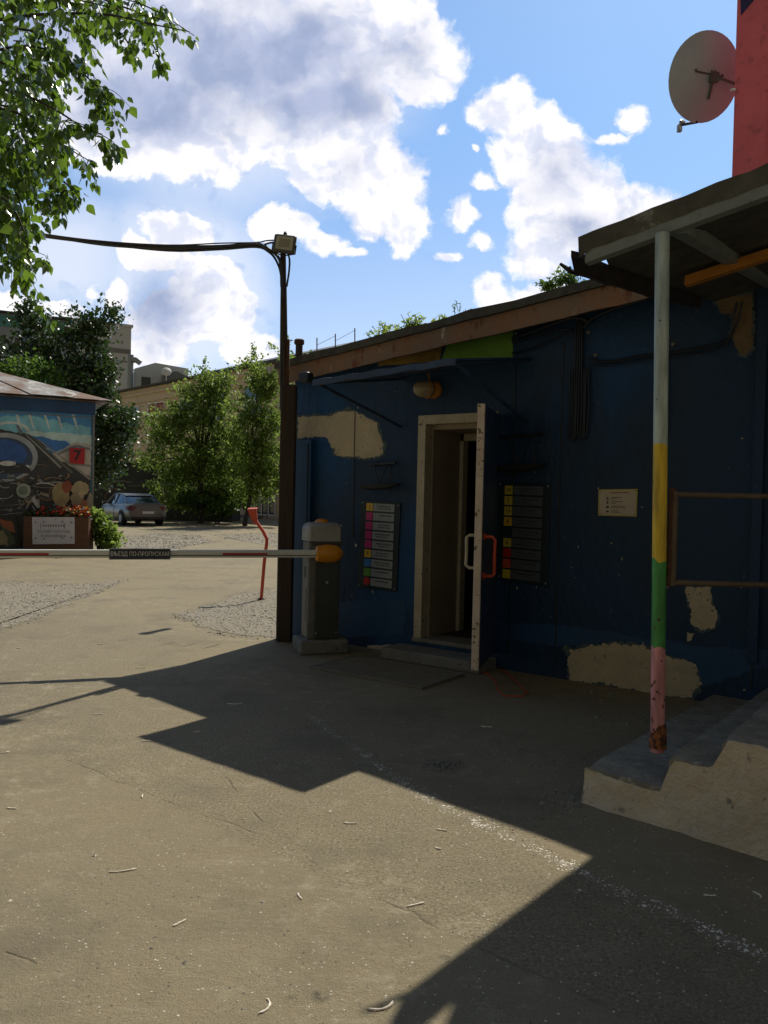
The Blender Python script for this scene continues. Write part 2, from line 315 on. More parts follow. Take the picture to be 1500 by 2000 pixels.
# ------------------------------------------------------------------ ground
def ground_material():
    m = bpy.data.materials.new('dusty_asphalt'); m.use_nodes = True; nt = m.node_tree; N = nt.nodes; L = nt.links
    b = N['Principled BSDF']; b.inputs['Roughness'].default_value = .9; b.inputs['Specular IOR Level'].default_value = .25
    tc = N.new('ShaderNodeTexCoord'); P = tc.outputs['Object']
    def noise(sc, det=6, r=.6, src=None):
        n = N.new('ShaderNodeTexNoise'); n.inputs['Scale'].default_value = sc; n.inputs['Detail'].default_value = det; n.inputs['Roughness'].default_value = r
        L.new(src or P, n.inputs['Vector']); return n
    def rng(v, a, z, lo=0, hi=1):
        n = N.new('ShaderNodeMapRange'); L.new(v, n.inputs[0]); n.inputs[1].default_value = a; n.inputs[2].default_value = z; n.inputs[3].default_value = lo; n.inputs[4].default_value = hi; return n.outputs[0]
    def mix(f, a, c, typ='MIX'):
        n = N.new('ShaderNodeMix'); n.data_type = 'RGBA'; n.blend_type = typ; L.new(f, n.inputs['Factor']) if not isinstance(f, float) else setattr(n.inputs['Factor'], 'default_value', f)
        for k, v in (('A', a), ('B', c)):
            if isinstance(v, tuple): n.inputs[k].default_value = v + (1,)
            else: L.new(v, n.inputs[k])
        return n.outputs['Result']
    def mt(op, a, c=None, cl=False):
        n = N.new('ShaderNodeMath'); n.operation = op; n.use_clamp = cl
        for i, v in enumerate((a, c)):
            if v is None: continue
            if isinstance(v, (int, float)): n.inputs[i].default_value = v
            else: L.new(v, n.inputs[i])
        return n.outputs[0]
    big = noise(.45, 5).outputs['Fac']; mid = noise(2.2, 8, .65).outputs['Fac']; fine = noise(38, 6, .7).outputs['Fac']; grit = noise(190, 3, .7).outputs['Fac']
    col = mix(rng(big, .35, .65), (.285, .232, .138), (.228, .188, .116))
    col = mix(rng(mid, .42, .75), col, (.25, .21, .13))
    col = mix(rng(fine, .60, .78, 0, .55), col, (.32, .28, .195))
    col = mix(rng(fine, .40, .25, 0, .6), col, (.07, .062, .048))
    col = mix(rng(grit, .40, .68, 0, .6), col, (.07, .06, .042))
    col = mix(rng(noise(120, 2, .5).outputs['Fac'], .66, .72, 0, .6), col, (.36, .32, .24))
    # warp for the seams
    wv = noise(3.0, 5).outputs['Color']
    s = N.new('ShaderNodeVectorMath'); s.operation = 'SUBTRACT'; L.new(wv, s.inputs[0]); s.inputs[1].default_value = (.5, .5, .5)
    sc = N.new('ShaderNodeVectorMath'); sc.operation = 'SCALE'; L.new(s.outputs[0], sc.inputs[0]); sc.inputs['Scale'].default_value = .11
    ad = N.new('ShaderNodeVectorMath'); ad.operation = 'ADD'; L.new(P, ad.inputs[0]); L.new(sc.outputs[0], ad.inputs[1])
    sp = N.new('ShaderNodeSeparateXYZ'); L.new(ad.outputs[0], sp.inputs[0]); WX, WY = sp.outputs[0], sp.outputs[1]
    def seg(a, c):
        a = Vector(a[:2]); c = Vector(c[:2]); d = c - a; ln = d.length; d /= ln
        rx = mt('SUBTRACT', WX, a.x); ry = mt('SUBTRACT', WY, a.y)
        t = mt('ADD', mt('MULTIPLY', rx, d.x), mt('MULTIPLY', ry, d.y))
        q = mt('SUBTRACT', mt('MULTIPLY', rx, d.y), mt('MULTIPLY', ry, d.x))
        over = mt('MAXIMUM', mt('MULTIPLY', t, -1.), mt('SUBTRACT', t, ln)); over = mt('MAXIMUM', over, 0.)
        return mt('ADD', mt('ABSOLUTE', q), over), q
    def G(x, y): return gnd(x, y)
    pale, _ = seg(G(600, 1395), G(820, 1552))
    for a, c in (((820, 1552), (1110, 1690)), ((1110, 1690), (1290, 1775)), ((1290, 1775), (1500, 1870))):
        d, _ = seg(G(*a), G(*c)); pale = mt('MINIMUM', pale, d)
    cn = noise(16, 8, .75).outputs['Fac']
    pm = mt('MULTIPLY', mt('MULTIPLY', rng(pale, .035, .0), rng(cn, .44, .60)), rng(noise(2.7, 6).outputs['Fac'], .34, .60), True)
    col = mix(mt('MULTIPLY', pm, .55), col, (.52, .48, .40))
    crack = None
    for a, c in (((115, 1478), (300, 1555)), ((300, 1555), (510, 1630)), ((510, 1630), (700, 1735)), ((700, 1735), (905, 1838)), ((430, 1512), (520, 1612)), ((905, 1838), (1230, 1990)), ((0, 1862), (70, 1885))):
        d, _ = seg(G(*a), G(*c)); crack = d if crack is None else mt('MINIMUM', crack, d)
    cm = mt('MULTIPLY', mt('MULTIPLY', rng(crack, .010, .001), rng(noise(5.5, 4).outputs['Fac'], .42, .60), True), .75)
    col = mix(mt('MULTIPLY', cm, .55), col, (.06, .048, .034))
    # the patched strip between the seams is coarser
    _, qa = seg(G(115, 1478), G(905, 1838)); _, qb = seg(G(600, 1395), G(1290, 1775))
    strip = mt('MULTIPLY', rng(qa, .01, -.01) , rng(qb, -.01, .01), True)
    pit = noise(75, 4, .7).outputs['Fac']
    col = mix(mt('MULTIPLY', strip, rng(pit, .52, .62, 0, .75), True), col, (.085, .07, .045))
    col = mix(mt('MULTIPLY', strip, rng(pit, .42, .34, 0, .6), True), col, (.46, .39, .26))
    v2 = N.new('ShaderNodeTexVoronoi'); v2.inputs['Scale'].default_value = 34; L.new(ad.outputs[0], v2.inputs['Vector'])
    grain = mt('MULTIPLY', rng(v2.outputs['Distance'], .16, .06), rng(noise(2.6, 5, .7).outputs['Fac'], .46, .60), True)
    col = mix(mt('MULTIPLY', grain, .8), col, (.48, .44, .35))
    v3 = N.new('ShaderNodeTexVoronoi'); v3.inputs['Scale'].default_value = 17; L.new(ad.outputs[0], v3.inputs['Vector'])
    dots = mt('MULTIPLY', rng(v3.outputs['Distance'], .07, .03), rng(noise(1.7, 5, .7).outputs['Fac'], .54, .62), True)
    col = mix(mt('MULTIPLY', dots, .7), col, (.05, .042, .03))
    scr = N.new('ShaderNodeMapping'); L.new(ad.outputs[0], scr.inputs[0]); scr.inputs['Rotation'].default_value = (0, 0, .75); scr.inputs['Scale'].default_value = (1.2, 9, 1)
    col = mix(mt('MULTIPLY', rng(noise(3, 7, .7, scr.outputs[0]).outputs['Fac'], .55, .72), .35), col, (.32, .28, .19))
    # debris fluff flecks
    vor = N.new('ShaderNodeTexVoronoi'); vor.inputs['Scale'].default_value = 9; L.new(ad.outputs[0], vor.inputs['Vector'])
    fl = mt('MULTIPLY', rng(vor.outputs['Distance'], .07, .03), rng(noise(1.1, 3).outputs['Fac'], .5, .6), True)
    col = mix(mt('MULTIPLY', fl, .5), col, (.40, .37, .30))
    fl2 = mt('MULTIPLY', rng(noise(24, 8, .8).outputs['Fac'], .57, .66), rng(noise(.8, 4).outputs['Fac'], .46, .58), True)
    col = mix(mt('MULTIPLY', fl2, .8), col, (.40, .36, .27))
    st_ = mt('MULTIPLY', rng(noise(7, 8, .75).outputs['Fac'], .52, .64), rng(noise(.6, 3).outputs['Fac'], .42, .58), True)
    col = mix(mt('MULTIPLY', st_, .6), col, (.34, .295, .20))
    dk_ = rng(noise(1.4, 6, .7).outputs['Fac'], .50, .68, 0, .55)
    col = mix(dk_, col, (.12, .10, .068))
    # oily spots
    for (px, py, r) in ((865, 1495, .15), (630, 1948, .035), (573, 1955, .03), (868, 1870, .02)):
        g = G(px, py); n = N.new('ShaderNodeVectorMath'); n.operation = 'DISTANCE'; L.new(ad.outputs[0], n.inputs[0]); n.inputs[1].default_value = (g.x, g.y, 0)
        col = mix(mt('MULTIPLY', mt('MULTIPLY', rng(n.outputs['Value'], r, r * .3), rng(noise(22, 6, .8).outputs['Fac'], .38, .55)), .8, True), col, (.03, .028, .024))
    L.new(col, b.inputs['Base Color'])
    h = mt('ADD', mt('ADD', mt('MULTIPLY', grit, .5), mt('MULTIPLY', fine, .8)), mt('MULTIPLY', mid, 1.5))
    h = mt('SUBTRACT', h, mt('MULTIPLY', cm, .8)); h = mt('ADD', h, mt('MULTIPLY', pm, .5))
    bn = N.new('ShaderNodeBump'); bn.inputs['Strength'].default_value = .8; bn.inputs['Distance'].default_value = .014; L.new(h, bn.inputs['Height']); L.new(bn.outputs[0], b.inputs['Normal'])
    return m
g = MB(); g.add([(-700, -60, 0), (700, -60, 0), (700, 1500, 0), (-700, 1500, 0)], [(0, 1, 2, 3)])
g.build('ground', ground_material(), kind='structure', origin=(0, 0, 0))

# ------------------------------------------------------------------ the blue building's wall frame
class Frame:
    def __init__(s, O, d):
        s.O = Vector((O[0], O[1], 0)); s.d = Vector((d[0], d[1], 0)).normalized(); s.n = Vector((s.d.y, -s.d.x, 0))
        if s.n.dot(CAM - s.O) < 0: s.n = -s.n
    def P(s, u, n, z): return s.O + s.d * u + s.n * n + Vector((0, 0, z))
    def uz(s, px, py, n=0.0):
        r = ray(px, py); o = s.O + s.n * n; t = (o - CAM).dot(s.n) / r.dot(s.n); p = CAM + r * t
        return ((p - s.O).dot(s.d), p.z)
    def slab(s, mb, poly, n0, n1):       # polygon in (u, z), from n0 to n1
        return mb.prism([s.P(u, n0, z) for u, z in poly], s.n * (n1 - n0))
    def box(s, mb, u0, u1, n0, n1, z0, z1):
        return mb.hexa([s.P(u0, n0, z0), s.P(u1, n0, z0), s.P(u1, n1, z0), s.P(u0, n1, z0), s.P(u0, n0, z1), s.P(u1, n0, z1), s.P(u1, n1, z1), s.P(u0, n1, z1)])
def ragged(pts, step=.03, amp=.02, seed=0, freq=9.):
    out = []
    n = len(pts)
    for i in range(n):
        a = Vector(pts[i]); b = Vector(pts[(i + 1) % n]); k = max(1, int((b - a).length / step))
        nn = Vector((-(b - a).y, (b - a).x)).normalized()
        for j in range(k):
            p = a.lerp(b, j / k)
            q = mnoise.noise(Vector((p.x * freq, p.y * freq, seed))) + .7 * mnoise.noise(Vector((p.x * freq * 3, p.y * freq * 3, seed + 5))) + .6 * mnoise.noise(Vector((p.x * freq * 8, p.y * freq * 8, seed + 9)))
            out.append(tuple(p + nn * q * amp))
    return out

p_a = gnd(700, 1262); p_b = gnd(1110, 1332)
BW = Frame(p_a, (1, -.72))
u0 = BW.uz(571, 1000)[0]
BW.O = BW.O + BW.d * u0              # u = 0 at the left corner
U = lambda px, py=1000, n=0.0: BW.uz(px, py, n)[0]
Z = lambda px, py, n=0.0: BW.uz(px, py, n)[1]
print('WALL', BW.O, 'door u', U(812), U(966), 'top', Z(812, 808), 'sill', Z(815, 1245))

def navy_material():
    m = mat('navy_wall_paint', (.005, .034, .086), (.009, .028, .062), .58, scale=1.6, bump=.9, bscale=13,
            c3=(.0035, .052, .15), s3=1.1, t3=(.50, .66), c4=(.16, .19, .19), s4=26, t4=(.71, .73), spec=.35, stretch=(1, 1, .5))
    return m
M_navy = navy_material()
M_navy2 = mat('blue_board_paint', (.006, .055, .145), (.006, .044, .11), .6, scale=2, bump=.25, bscale=20, c4=(.10, .12, .12), s4=40, t4=(.72, .735))

LEN = 8.5; DEP = 6.0; TH = .32
du0, du1 = U(814), U(969); dz0 = max(.12, Z(815, 1245)); dz1 = Z(815, 812)
ea = Vector((-1.09, 8.48, 2.91)) - BW.O; eb = Vector((1.98, 5.84, 3.28)) - BW.O
ua_, ub_ = ea.dot(BW.d), eb.dot(BW.d); eslope = (3.28 - 2.91) / (ub_ - ua_)
eave = lambda u: 2.91 - .068 + eslope * (u - ua_)        # top of the orange fascia
na_, nb_ = ea.dot(BW.n) + .03, eb.dot(BW.n) - .09
eO_ = lambda u: na_ + (nb_ - na_) * min(1.6, max(-.2, (u - ua_) / (ub_ - ua_)))
print('eave', eave(0), eave(6), eslope, 'door', du0, du1, dz0, dz1)
bld = empty('blue_building', BW.P(LEN / 2, -DEP / 2, 0), 'long low building with peeling navy blue walls and a rusty orange roof fascia', 'building')
w = MB()
zt = lambda u: eave(u) - .02
def wallseg(ua, ub, za, zb=None, zc=None):
    zb = zt(ua) if zb is None else zb; zc = zt(ub) if zc is None else zc
    BW.slab(w, [(ua, za), (ub, za), (ub, zc), (ua, zb)], -TH, 0)
wallseg(0, du0, 0); wallseg(du0, du1, dz1); wallseg(du1, LEN, 0); wallseg(du0, du1, 0, dz0 - .03, dz0 - .03)
# other three walls
w.prism([BW.P(0, -TH, 0), BW.P(0, -DEP, 0), BW.P(0, -DEP, zt(0) + .1), BW.P(0, -TH, zt(0))], BW.d * .3)
w.prism([BW.P(LEN, -TH, 0), BW.P(LEN, -DEP, 0), BW.P(LEN, -DEP, zt(LEN) + .1), BW.P(LEN, -TH, zt(LEN))], BW.d * -.3)
w.prism([BW.P(.3, -DEP, 0), BW.P(LEN - .3, -DEP, 0), BW.P(LEN - .3, -DEP, zt(LEN)), BW.P(.3, -DEP, zt(0))], BW.n * .3)
wall_o = w.build('wall', M_navy, bld)
# roof with a thin tar edge
r_ = MB(); nu = 40
def rprof(u): return eave(u) + .012 * mnoise.noise(Vector((u * 2.1, 3.3, 0)))
rings = []
for i in range(nu + 1):
    u = -.12 + (LEN + .35) * i / nu; z = rprof(u); eO = eO_(u); j = .02 * mnoise.noise(Vector((u * 5, 0, 1)))
    rings.append([BW.P(u, eO + .04 + j, z + .0), BW.P(u, eO + .05 + j, z + .068 + j), BW.P(u, -DEP - .2, z + .28), BW.P(u, -DEP - .2, z + .18), BW.P(u, eO - .1, z + .0)])
r_.loft(rings); r_.build('roof', M_tar, bld)
f_ = MB(); fr = []
for i in range(nu + 1):
    u = -.10 + (LEN + .3) * i / nu; z = rprof(u) - .002; eO = eO_(u); j = .006 * mnoise.noise(Vector((u * 4, 7, 1)))
    fr.append([BW.P(u, eO + j, z), BW.P(u, eO - .025 + j, z), BW.P(u, eO - .025 + j, z - .165 + j), BW.P(u, eO + j, z - .165 + j)])
f_.loft(fr); f_.build('fascia', M_fascia, bld)
# soffit boards
s_ = MB(); s_.prism([BW.P(-.08, 0.004, eave(0) - .06), BW.P(LEN, .004, eave(LEN) - .06), BW.P(LEN, eO_(LEN) - .03, eave(LEN) - .10), BW.P(-.08, eO_(0) - .03, eave(0) - .10)], (0, 0, .02)); s_.build('soffit', M_bluemetal, bld)
# door frame, reveal, threshold
fw = .085
d_ = MB()
BW.box(d_, du0, du0 + fw, -.10, .012, dz0, dz1); BW.box(d_, du1 - fw, du1, -.10, .012, dz0, dz1); BW.box(d_, du0 + fw, du1 - fw, -.10, .012, dz1 - fw, dz1)
d_.build('door_frame', M_cream, bld, bevel=.004)
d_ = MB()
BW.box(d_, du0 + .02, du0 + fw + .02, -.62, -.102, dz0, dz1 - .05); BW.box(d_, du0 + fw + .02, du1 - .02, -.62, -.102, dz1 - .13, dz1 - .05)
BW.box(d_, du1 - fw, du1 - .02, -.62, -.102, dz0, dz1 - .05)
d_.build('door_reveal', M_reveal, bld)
d_ = MB()
BW.box(d_, du0 + fw + .02, du0 + fw + .06, -.70, -.60, dz0, dz1 - .2); BW.box(d_, du0 + fw + .06, du1 - fw, -.70, -.60, dz1 - .2, dz1 - .13)
d_.build('inner_frame', M_cream, bld, bevel=.004)
d_ = MB(); BW.box(d_, du0 - .02, du1 + .02, -.30, .02, dz0 - .04, dz0); BW.box(d_, du0 - .15, du1 + .05, .02, .34, 0, dz0 - .07)
d_.build('threshold', M_concrete, bld, bevel=.012)
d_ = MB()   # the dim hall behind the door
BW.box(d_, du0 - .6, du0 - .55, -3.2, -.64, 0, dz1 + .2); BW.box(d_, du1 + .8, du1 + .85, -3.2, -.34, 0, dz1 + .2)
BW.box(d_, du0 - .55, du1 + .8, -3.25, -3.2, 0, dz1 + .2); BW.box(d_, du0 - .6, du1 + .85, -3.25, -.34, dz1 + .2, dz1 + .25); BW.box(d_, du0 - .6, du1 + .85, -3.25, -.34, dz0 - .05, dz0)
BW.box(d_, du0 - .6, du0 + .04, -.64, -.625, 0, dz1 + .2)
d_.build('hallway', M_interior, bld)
d_ = MB(); BW.box(d_, du0 + .62, du0 + .78, -1.9, -1.86, dz0 + .25, dz0 + 1.25); BW.box(d_, du0 + .60, du0 + .80, -1.93, -1.902, dz0 + 1.6, dz0 + 2.0); d_.build('wall_panel', M_olive, bld)

M_oldcoat = mat('old_blue_coat', (.03, .075, .10), (.10, .12, .11), .75, scale=14, bump=.6, bscale=40)
# patches where the paint is gone, standing a hair proud as loose layers
def wpatch(name, px, m, parent=bld, n=.004, amp=.02, seed=1, th=.003, step=.012, n0=.0005, label=None):
    pts = [BW.uz(x, y) for x, y in px]
    if name == 'plaster_patch' and len(pts) > 5:      # an older paint coat showing round the bare plaster
        cx_, cz_ = sum(p[0] for p in pts) / len(pts), sum(p[1] for p in pts) / len(pts)
        big = [(cx_ + (a - cx_) * 1.03 + .012 * (1 if a > cx_ else -1), cz_ + (b - cz_) * 1.05 + .010 * (1 if b > cz_ else -1)) for a, b in pts]
        mb = MB(); BW.slab(mb, ragged(big, step, amp * 1.3, seed + 40, 12.), .0005, .0025); mb.build('old_coat', M_oldcoat, parent)
        mb = MB(); rr_ = random.Random(seed)
        for _ in range(26):      # flakes clinging near the edge
            a, b = pts[rr_.randrange(len(pts))]; a2, b2 = pts[rr_.randrange(len(pts))]; i_ = rr_.randrange(len(pts)); a, b = pts[i_]; a2, b2 = pts[(i_ + 1) % len(pts)]; t_ = rr_.random(); x_, z_ = a + (a2 - a) * t_ + rr_.gauss(0, .03), b + (b2 - b) * t_ + rr_.gauss(0, .03); r_ = rr_.uniform(.003, .012)
            BW.slab(mb, [(x_ + r_ * rr_.uniform(.4, 1) * math.cos(q), z_ + r_ * rr_.uniform(.4, 1) * math.sin(q)) for q in [k * 1.05 for k in range(6)]], .0045, .0062)
        mb.build('paint_flakes', M_navy, parent)['kind'] = 'stuff'
    mb = MB(); BW.slab(mb, ragged(pts, step, amp, seed), n0, n)
    o = mb.build(name, m, parent)
    if label: o['label'] = label
    return o
wpatch('plaster_patch', [(583, 815), (640, 812), (688, 800), (700, 808), (735, 826), (750, 868), (748, 886), (735, 893), (705, 893), (672, 893), (655, 885), (642, 855), (625, 852), (583, 858)], M_patch, seed=2, amp=.022, label='pale bare patch beside the blue board')
wpatch('plaster_patch', [(1112, 1268), (1160, 1260), (1215, 1257), (1250, 1262), (1256, 1252), (1268, 1268), (1290, 1278), (1340, 1290), (1362, 1305), (1368, 1335), (1350, 1362), (1290, 1362), (1230, 1345), (1170, 1335), (1115, 1330)], M_patch, seed=4, amp=.03, label='long pale bare patch along the foot of the wall')
wpatch('plaster_patch', [(1342, 1148), (1385, 1148), (1390, 1180), (1402, 1200), (1395, 1225), (1372, 1232), (1352, 1215), (1350, 1190), (1340, 1170)], M_patch, seed=6, amp=.02, label='pale bare patch under the railing')
wpatch('plaster_patch', [(1341, 1234), (1356, 1238), (1350, 1252), (1342, 1252)], M_patch, seed=7, amp=.012)
wpatch('plaster_patch', [(718, 1262), (765, 1258), (768, 1272), (720, 1272)], M_patch, seed=8, amp=.012)
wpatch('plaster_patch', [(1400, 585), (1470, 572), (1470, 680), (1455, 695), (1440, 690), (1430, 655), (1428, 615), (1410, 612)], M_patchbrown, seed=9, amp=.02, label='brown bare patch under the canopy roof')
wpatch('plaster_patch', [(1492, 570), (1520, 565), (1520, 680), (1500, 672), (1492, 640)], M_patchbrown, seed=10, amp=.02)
wpatch('painted_band', [(880, 655), (1002, 625), (1002, 700), (860, 712)], M_green, seed=11, amp=.006)
wpatch('painted_band', [(735, 690), (868, 655), (858, 705), (740, 715)], M_yellowp, seed=12, amp=.012)
# bluer repainted zones
mb = MB(); rr_ = random.Random(77)
for _ in range(80):      # scattered chips and scrapes down to the plaster
    x_, z_ = rr_.uniform(.2, 5.6), rr_.choice([rr_.uniform(.1, 2.8), rr_.uniform(.3, 1.2)])
    if du0 - .05 < x_ < du1 + .05: continue
    r_ = rr_.uniform(.002, .010) * (1.8 if rr_.random() < .08 else 1); el_ = rr_.choice([1, 1, 2.5])
    BW.slab(mb, [(x_ + r_ * rr_.uniform(.5, 1) * math.cos(q), z_ + el_ * r_ * rr_.uniform(.5, 1) * math.sin(q)) for q in [k * 1.05 for k in range(6)]], .0005, .0028)
mb.build('paint_chips', M_patch, bld)['kind'] = 'stuff'
wpatch('repainted_zone', [(640, 1175), (790, 1172), (792, 1240), (640, 1245)], M_navy2, seed=13, amp=.02, n=.0035)
wpatch('repainted_zone', [(975, 1215), (1110, 1222), (1190, 1235), (1290, 1250), (1360, 1262), (1500, 1270), (1500, 1300), (1375, 1340), (1360, 1300), (1290, 1270), (1215, 1250), (1108, 1262), (975, 1250)], M_navy2, seed=14, amp=.02, n=.0030)
# vertical sheet seams
for px in (690, 1000, 1092, 1478):
    mb = MB(); u = U(px); z0 = .15; BW.box(mb, u - .006, u + .006, .0005, .006, z0 if px != 690 else 1.1, eave(u) - .28 if px != 690 else Z(690, 800)); mb.build('wall_seam', M_navycable, bld)
# right-hand pilaster strip
mb = MB(); BW.box(mb, U(1470), U(1490), .001, .045, .35, eave(4) - .1); mb.build('pilaster', M_navy, bld)
# roof details
def roof_thing(px, py_base, n): 
    u, z = BW.uz(px, py_base, n); return BW.P(u, n, z)

# blue board beside the barrier
mb = MB(); BW.box(mb, .0, U(611), .003, .05, 0, Z(575, 860)); mb.build('cover_board', M_navy2, bld, bevel=.004)
mb = MB(); BW.box(mb, U(604), U(606), .0505, .056, 0, Z(575, 868)); mb.build('board_joint', M_navycable, bld)

# ------------------------------------------------------------------ door leaf (open)
hinge = BW.P(du1 + .0, .02, 0); free = gnd(927, 1310, .14)
dv = (free - hinge); dv.z = 0; wid = dv.length; print('leaf width', wid)
DF = Frame(hinge, dv); zb, ztp = .14, .14 + (at(938, 788, free.y).z - .14)
leaf = empty('door_leaf', hinge + Vector((0, 0, zb)), 'open door leaf seen edge-on, chipped cream edge with a handle on each face', 'door')
# side facing right (outer) is DF.n or -DF.n
right = Vector((dv.y, -dv.x, 0)).normalized()
if right.x < 0: right = -right
Pd = lambda u, t, z: hinge + dv.normalized() * u + right * t + Vector((0, 0, z))
def dbox(mb, ua, ub, ta_, tb_, za, zc): return mb.hexa([Pd(ua, ta_, za), Pd(ub, ta_, za), Pd(ub, tb_, za), Pd(ua, tb_, za), Pd(ua, ta_, zc), Pd(ub, ta_, zc), Pd(ub, tb_, zc), Pd(ua, tb_, zc)])
mb = MB(); dbox(mb, 0, wid - .03, -.026, .026, zb + .005, ztp - .005); mb.build('panel', M_bluemetal, leaf)
mb = MB(); dbox(mb, wid - .03, wid, -.03, .03, zb, ztp); mb.build('edge_board', M_leaf_edge, leaf, bevel=.006)
def handle(side, m, z0, z1, name, u=wid - .13, off=.09):
    mb = MB(); t0 = side * .026; t1 = side * (.026 + off)
    mb.tube([Pd(u, t0, z1), Pd(u, t1 * .8, z1), Pd(u, t1, z1 - .02), Pd(u, t1 * .98, (z0 + z1) / 2), Pd(u, t1, z0 + .02), Pd(u, t1 * .8, z0), Pd(u, t0, z0)], .014, 10)
    for z in (z0, z1): mb.lathe([(.03, 0), (.03, .012), (.014, .016)], Pd(u, t0, z), right * side, 14)
    return mb.build(name, m, leaf, smooth=True)
zz = lambda y: at(927, y, free.y + .1).z
handle(1, M_redpaint, zz(1125), zz(1048), 'handle')['label'] = 'red outer pull handle'
h2 = handle(-1, M_cream, zz(1110), zz(1046), 'handle'); h2['label'] = 'cream inner pull handle'
for z in (.5, 1.9):
    mb = MB(); mb.lathe([(.012, -.06), (.012, .06)], hinge + right * .01 + Vector((0, 0, z)) + BW.n * .015, (0, 0, 1), 10); mb.build('hinge', M_blackmetal, leaf)

# ------------------------------------------------------------------ awning over the door
aw = empty('door_awning', BW.P(U(880), 0, 2.77), 'sloping blue sheet metal awning on two struts over the open door', 'awning')
aL = Vector((-.62, 6.73, 0)) - BW.O; aR = Vector((.51, 5.92, 0)) - BW.O; au0, au1 = aL.dot(BW.d), aR.dot(BW.d); AP = 1.28; print('AW', au0, au1, aL.dot(BW.n), aR.dot(BW.n))
zr, zf = 2.75, 2.545; zrl, zfl = 2.68, 2.475
mb = MB(); n = 14; rings = []
for i in range(n + 1):
    k = i / n; u = au0 + (au1 - au0) * k; za = zrl + (zr - zrl) * k; zc = zfl + (zf - zfl) * k + .006 * math.sin(i * 2.1)
    rings.append([BW.P(u, .003, za), BW.P(u, AP, zc), BW.P(u, AP + .004, zc - .05 - .004 * math.cos(i)), BW.P(u, AP - .008, zc - .05), BW.P(u, AP - .012, zc - .012), BW.P(u, .003, za - .012)])
mb.loft(rings); mb.build('sheet', M_bluemetal, aw)
mb = MB(); BW.box(mb, au0 + .02, au1 - .02, AP - .06, AP - .02, zfl - .06, zfl - .03) if False else None
for k, u in ((0, au0 + .03), (1, au1 - .03)):
    zf_ = (zfl, zf)[k] - .03; zr_ = (zrl, zr)[k] - .03; mb = MB()
    mb.tube([BW.P(u, AP - .04, zf_), BW.P(u, .01, 2.19)], .014, 6); mb.build('strut', M_bluemetal, aw)
    mb = MB(); mb.tube([BW.P(u, .005, zr_), BW.P(u, AP - .02, zf_)], .014, 6); mb.build('side_rail', M_bluemetal, aw)
mb = MB(); mb.tube([BW.P(au0 + .02, AP - .03, zfl - .035), BW.P(au1 - .02, AP - .03, zf - .035)], .014, 6); mb.build('front_rail', M_bluemetal, aw)
mb = MB(); mb.bevbox(BW.P(U(600, 738, .4), .42, Z(600, 738, .4)), .12, .1, .1, .01, rz=-.6); mb.build('junction_box', M_navycable, label='small dark junction box under the fascia by the lamp post', cat='junction box')

# ------------------------------------------------------------------ lamp above the door
u, z = BW.uz(845, 762)
lp = empty('wall_lamp', BW.P(u, 0, z), 'oval glass wall lamp with an orange ring above the door', 'lamp')
mb = MB(); mb.lathe([(.085, 0), (.085, .03), (.07, .05)], BW.P(u + .02, .002, z), BW.n, 20); mb.build('base', M_orange, lp, smooth=True)
ax = (BW.n * .75 - BW.d * .62).normalized()
mb = MB(); c = BW.P(u + .01, .05, z); mb.lathe([(.075, 0), (.08, .03), (.078, .10), (.062, .14), (.03, .165), (.004, .17)], c, ax, 20); mb.build('glass', M_lampglass, lp, smooth=True)
mb = MB(); pts = [c + ax * .03 + (ax.orthogonal().normalized() * math.cos(a) + ax.cross(ax.orthogonal().normalized()) * math.sin(a)) * .085 for a in [i * math.pi / 12 for i in range(25)]]
mb.tube(pts, .007, 6, False); mb.tube([BW.P(u - .01, .04, z + .07), BW.P(u - .02, .05, z + .14), BW.P(u + .01, .02, z + .22), BW.P(u, .01, z + .32)], .006, 6); mb.build('wire', M_orange, lp, smooth=True)

# ------------------------------------------------------------------ directory boards
def text_mesh(body, size, m, parent, P0, ex, ez, bold=.0, name='lettering', depth=.002, align='CENTER', xscale=1.0):
    """flat lettering: P0 centre, ex right direction, ez up direction, stands 'depth' out"""
    cu = bpy.data.curves.new(name, 'FONT'); cu.body = body; cu.size = size; cu.align_x = align; cu.align_y = 'CENTER'; cu.offset = bold; cu.extrude = depth / 2; cu.resolution_u = 3
    o = bpy.data.objects.new('tmp', cu); COL.objects.link(o)
    dg = bpy.context.evaluated_depsgraph_get(); me = bpy.data.meshes.new_from_object(o.evaluated_get(dg))
    COL.objects.unlink(o); bpy.data.objects.remove(o)
    ex = Vector(ex).normalized(); ez = Vector(ez).normalized(); nn = ex.cross(ez)
    T = ROOTM[parent.name].inverted() @ Matrix.Translation(Vector(P0)) @ Matrix((ex, ez, nn)).transposed().to_4x4() @ Matrix.Diagonal((xscale, 1, 1, 1))
    me.transform(T); me.materials.clear(); me.materials.append(m); me.name = name
    t = bpy.data.objects.new(name, me); COL.objects.link(t); t.parent = parent; ROOTM[t.name] = ROOTM[parent.name]
    return t
tile_m = {}
def tilem(k, c):
    if k not in tile_m: tile_m[k] = mat('tile_' + k, c, tuple(x * .85 for x in c), .4, scale=8)
    return tile_m[k]
TC = dict(yellow=(.60, .36, .02), magenta=(.42, .015, .14), blue=(.02, .16, .42), green=(.10, .26, .02), red=(.42, .015, .015), orange=(.5, .07, .015), lemon=(.5, .38, .03))
def bilerp(c, s, t): # c: TL,TR,BR,BL in (u,z)
    a = Vector(c[0]).lerp(Vector(c[1]), s); b = Vector(c[3]).lerp(Vector(c[2]), s); return a.lerp(b, t)
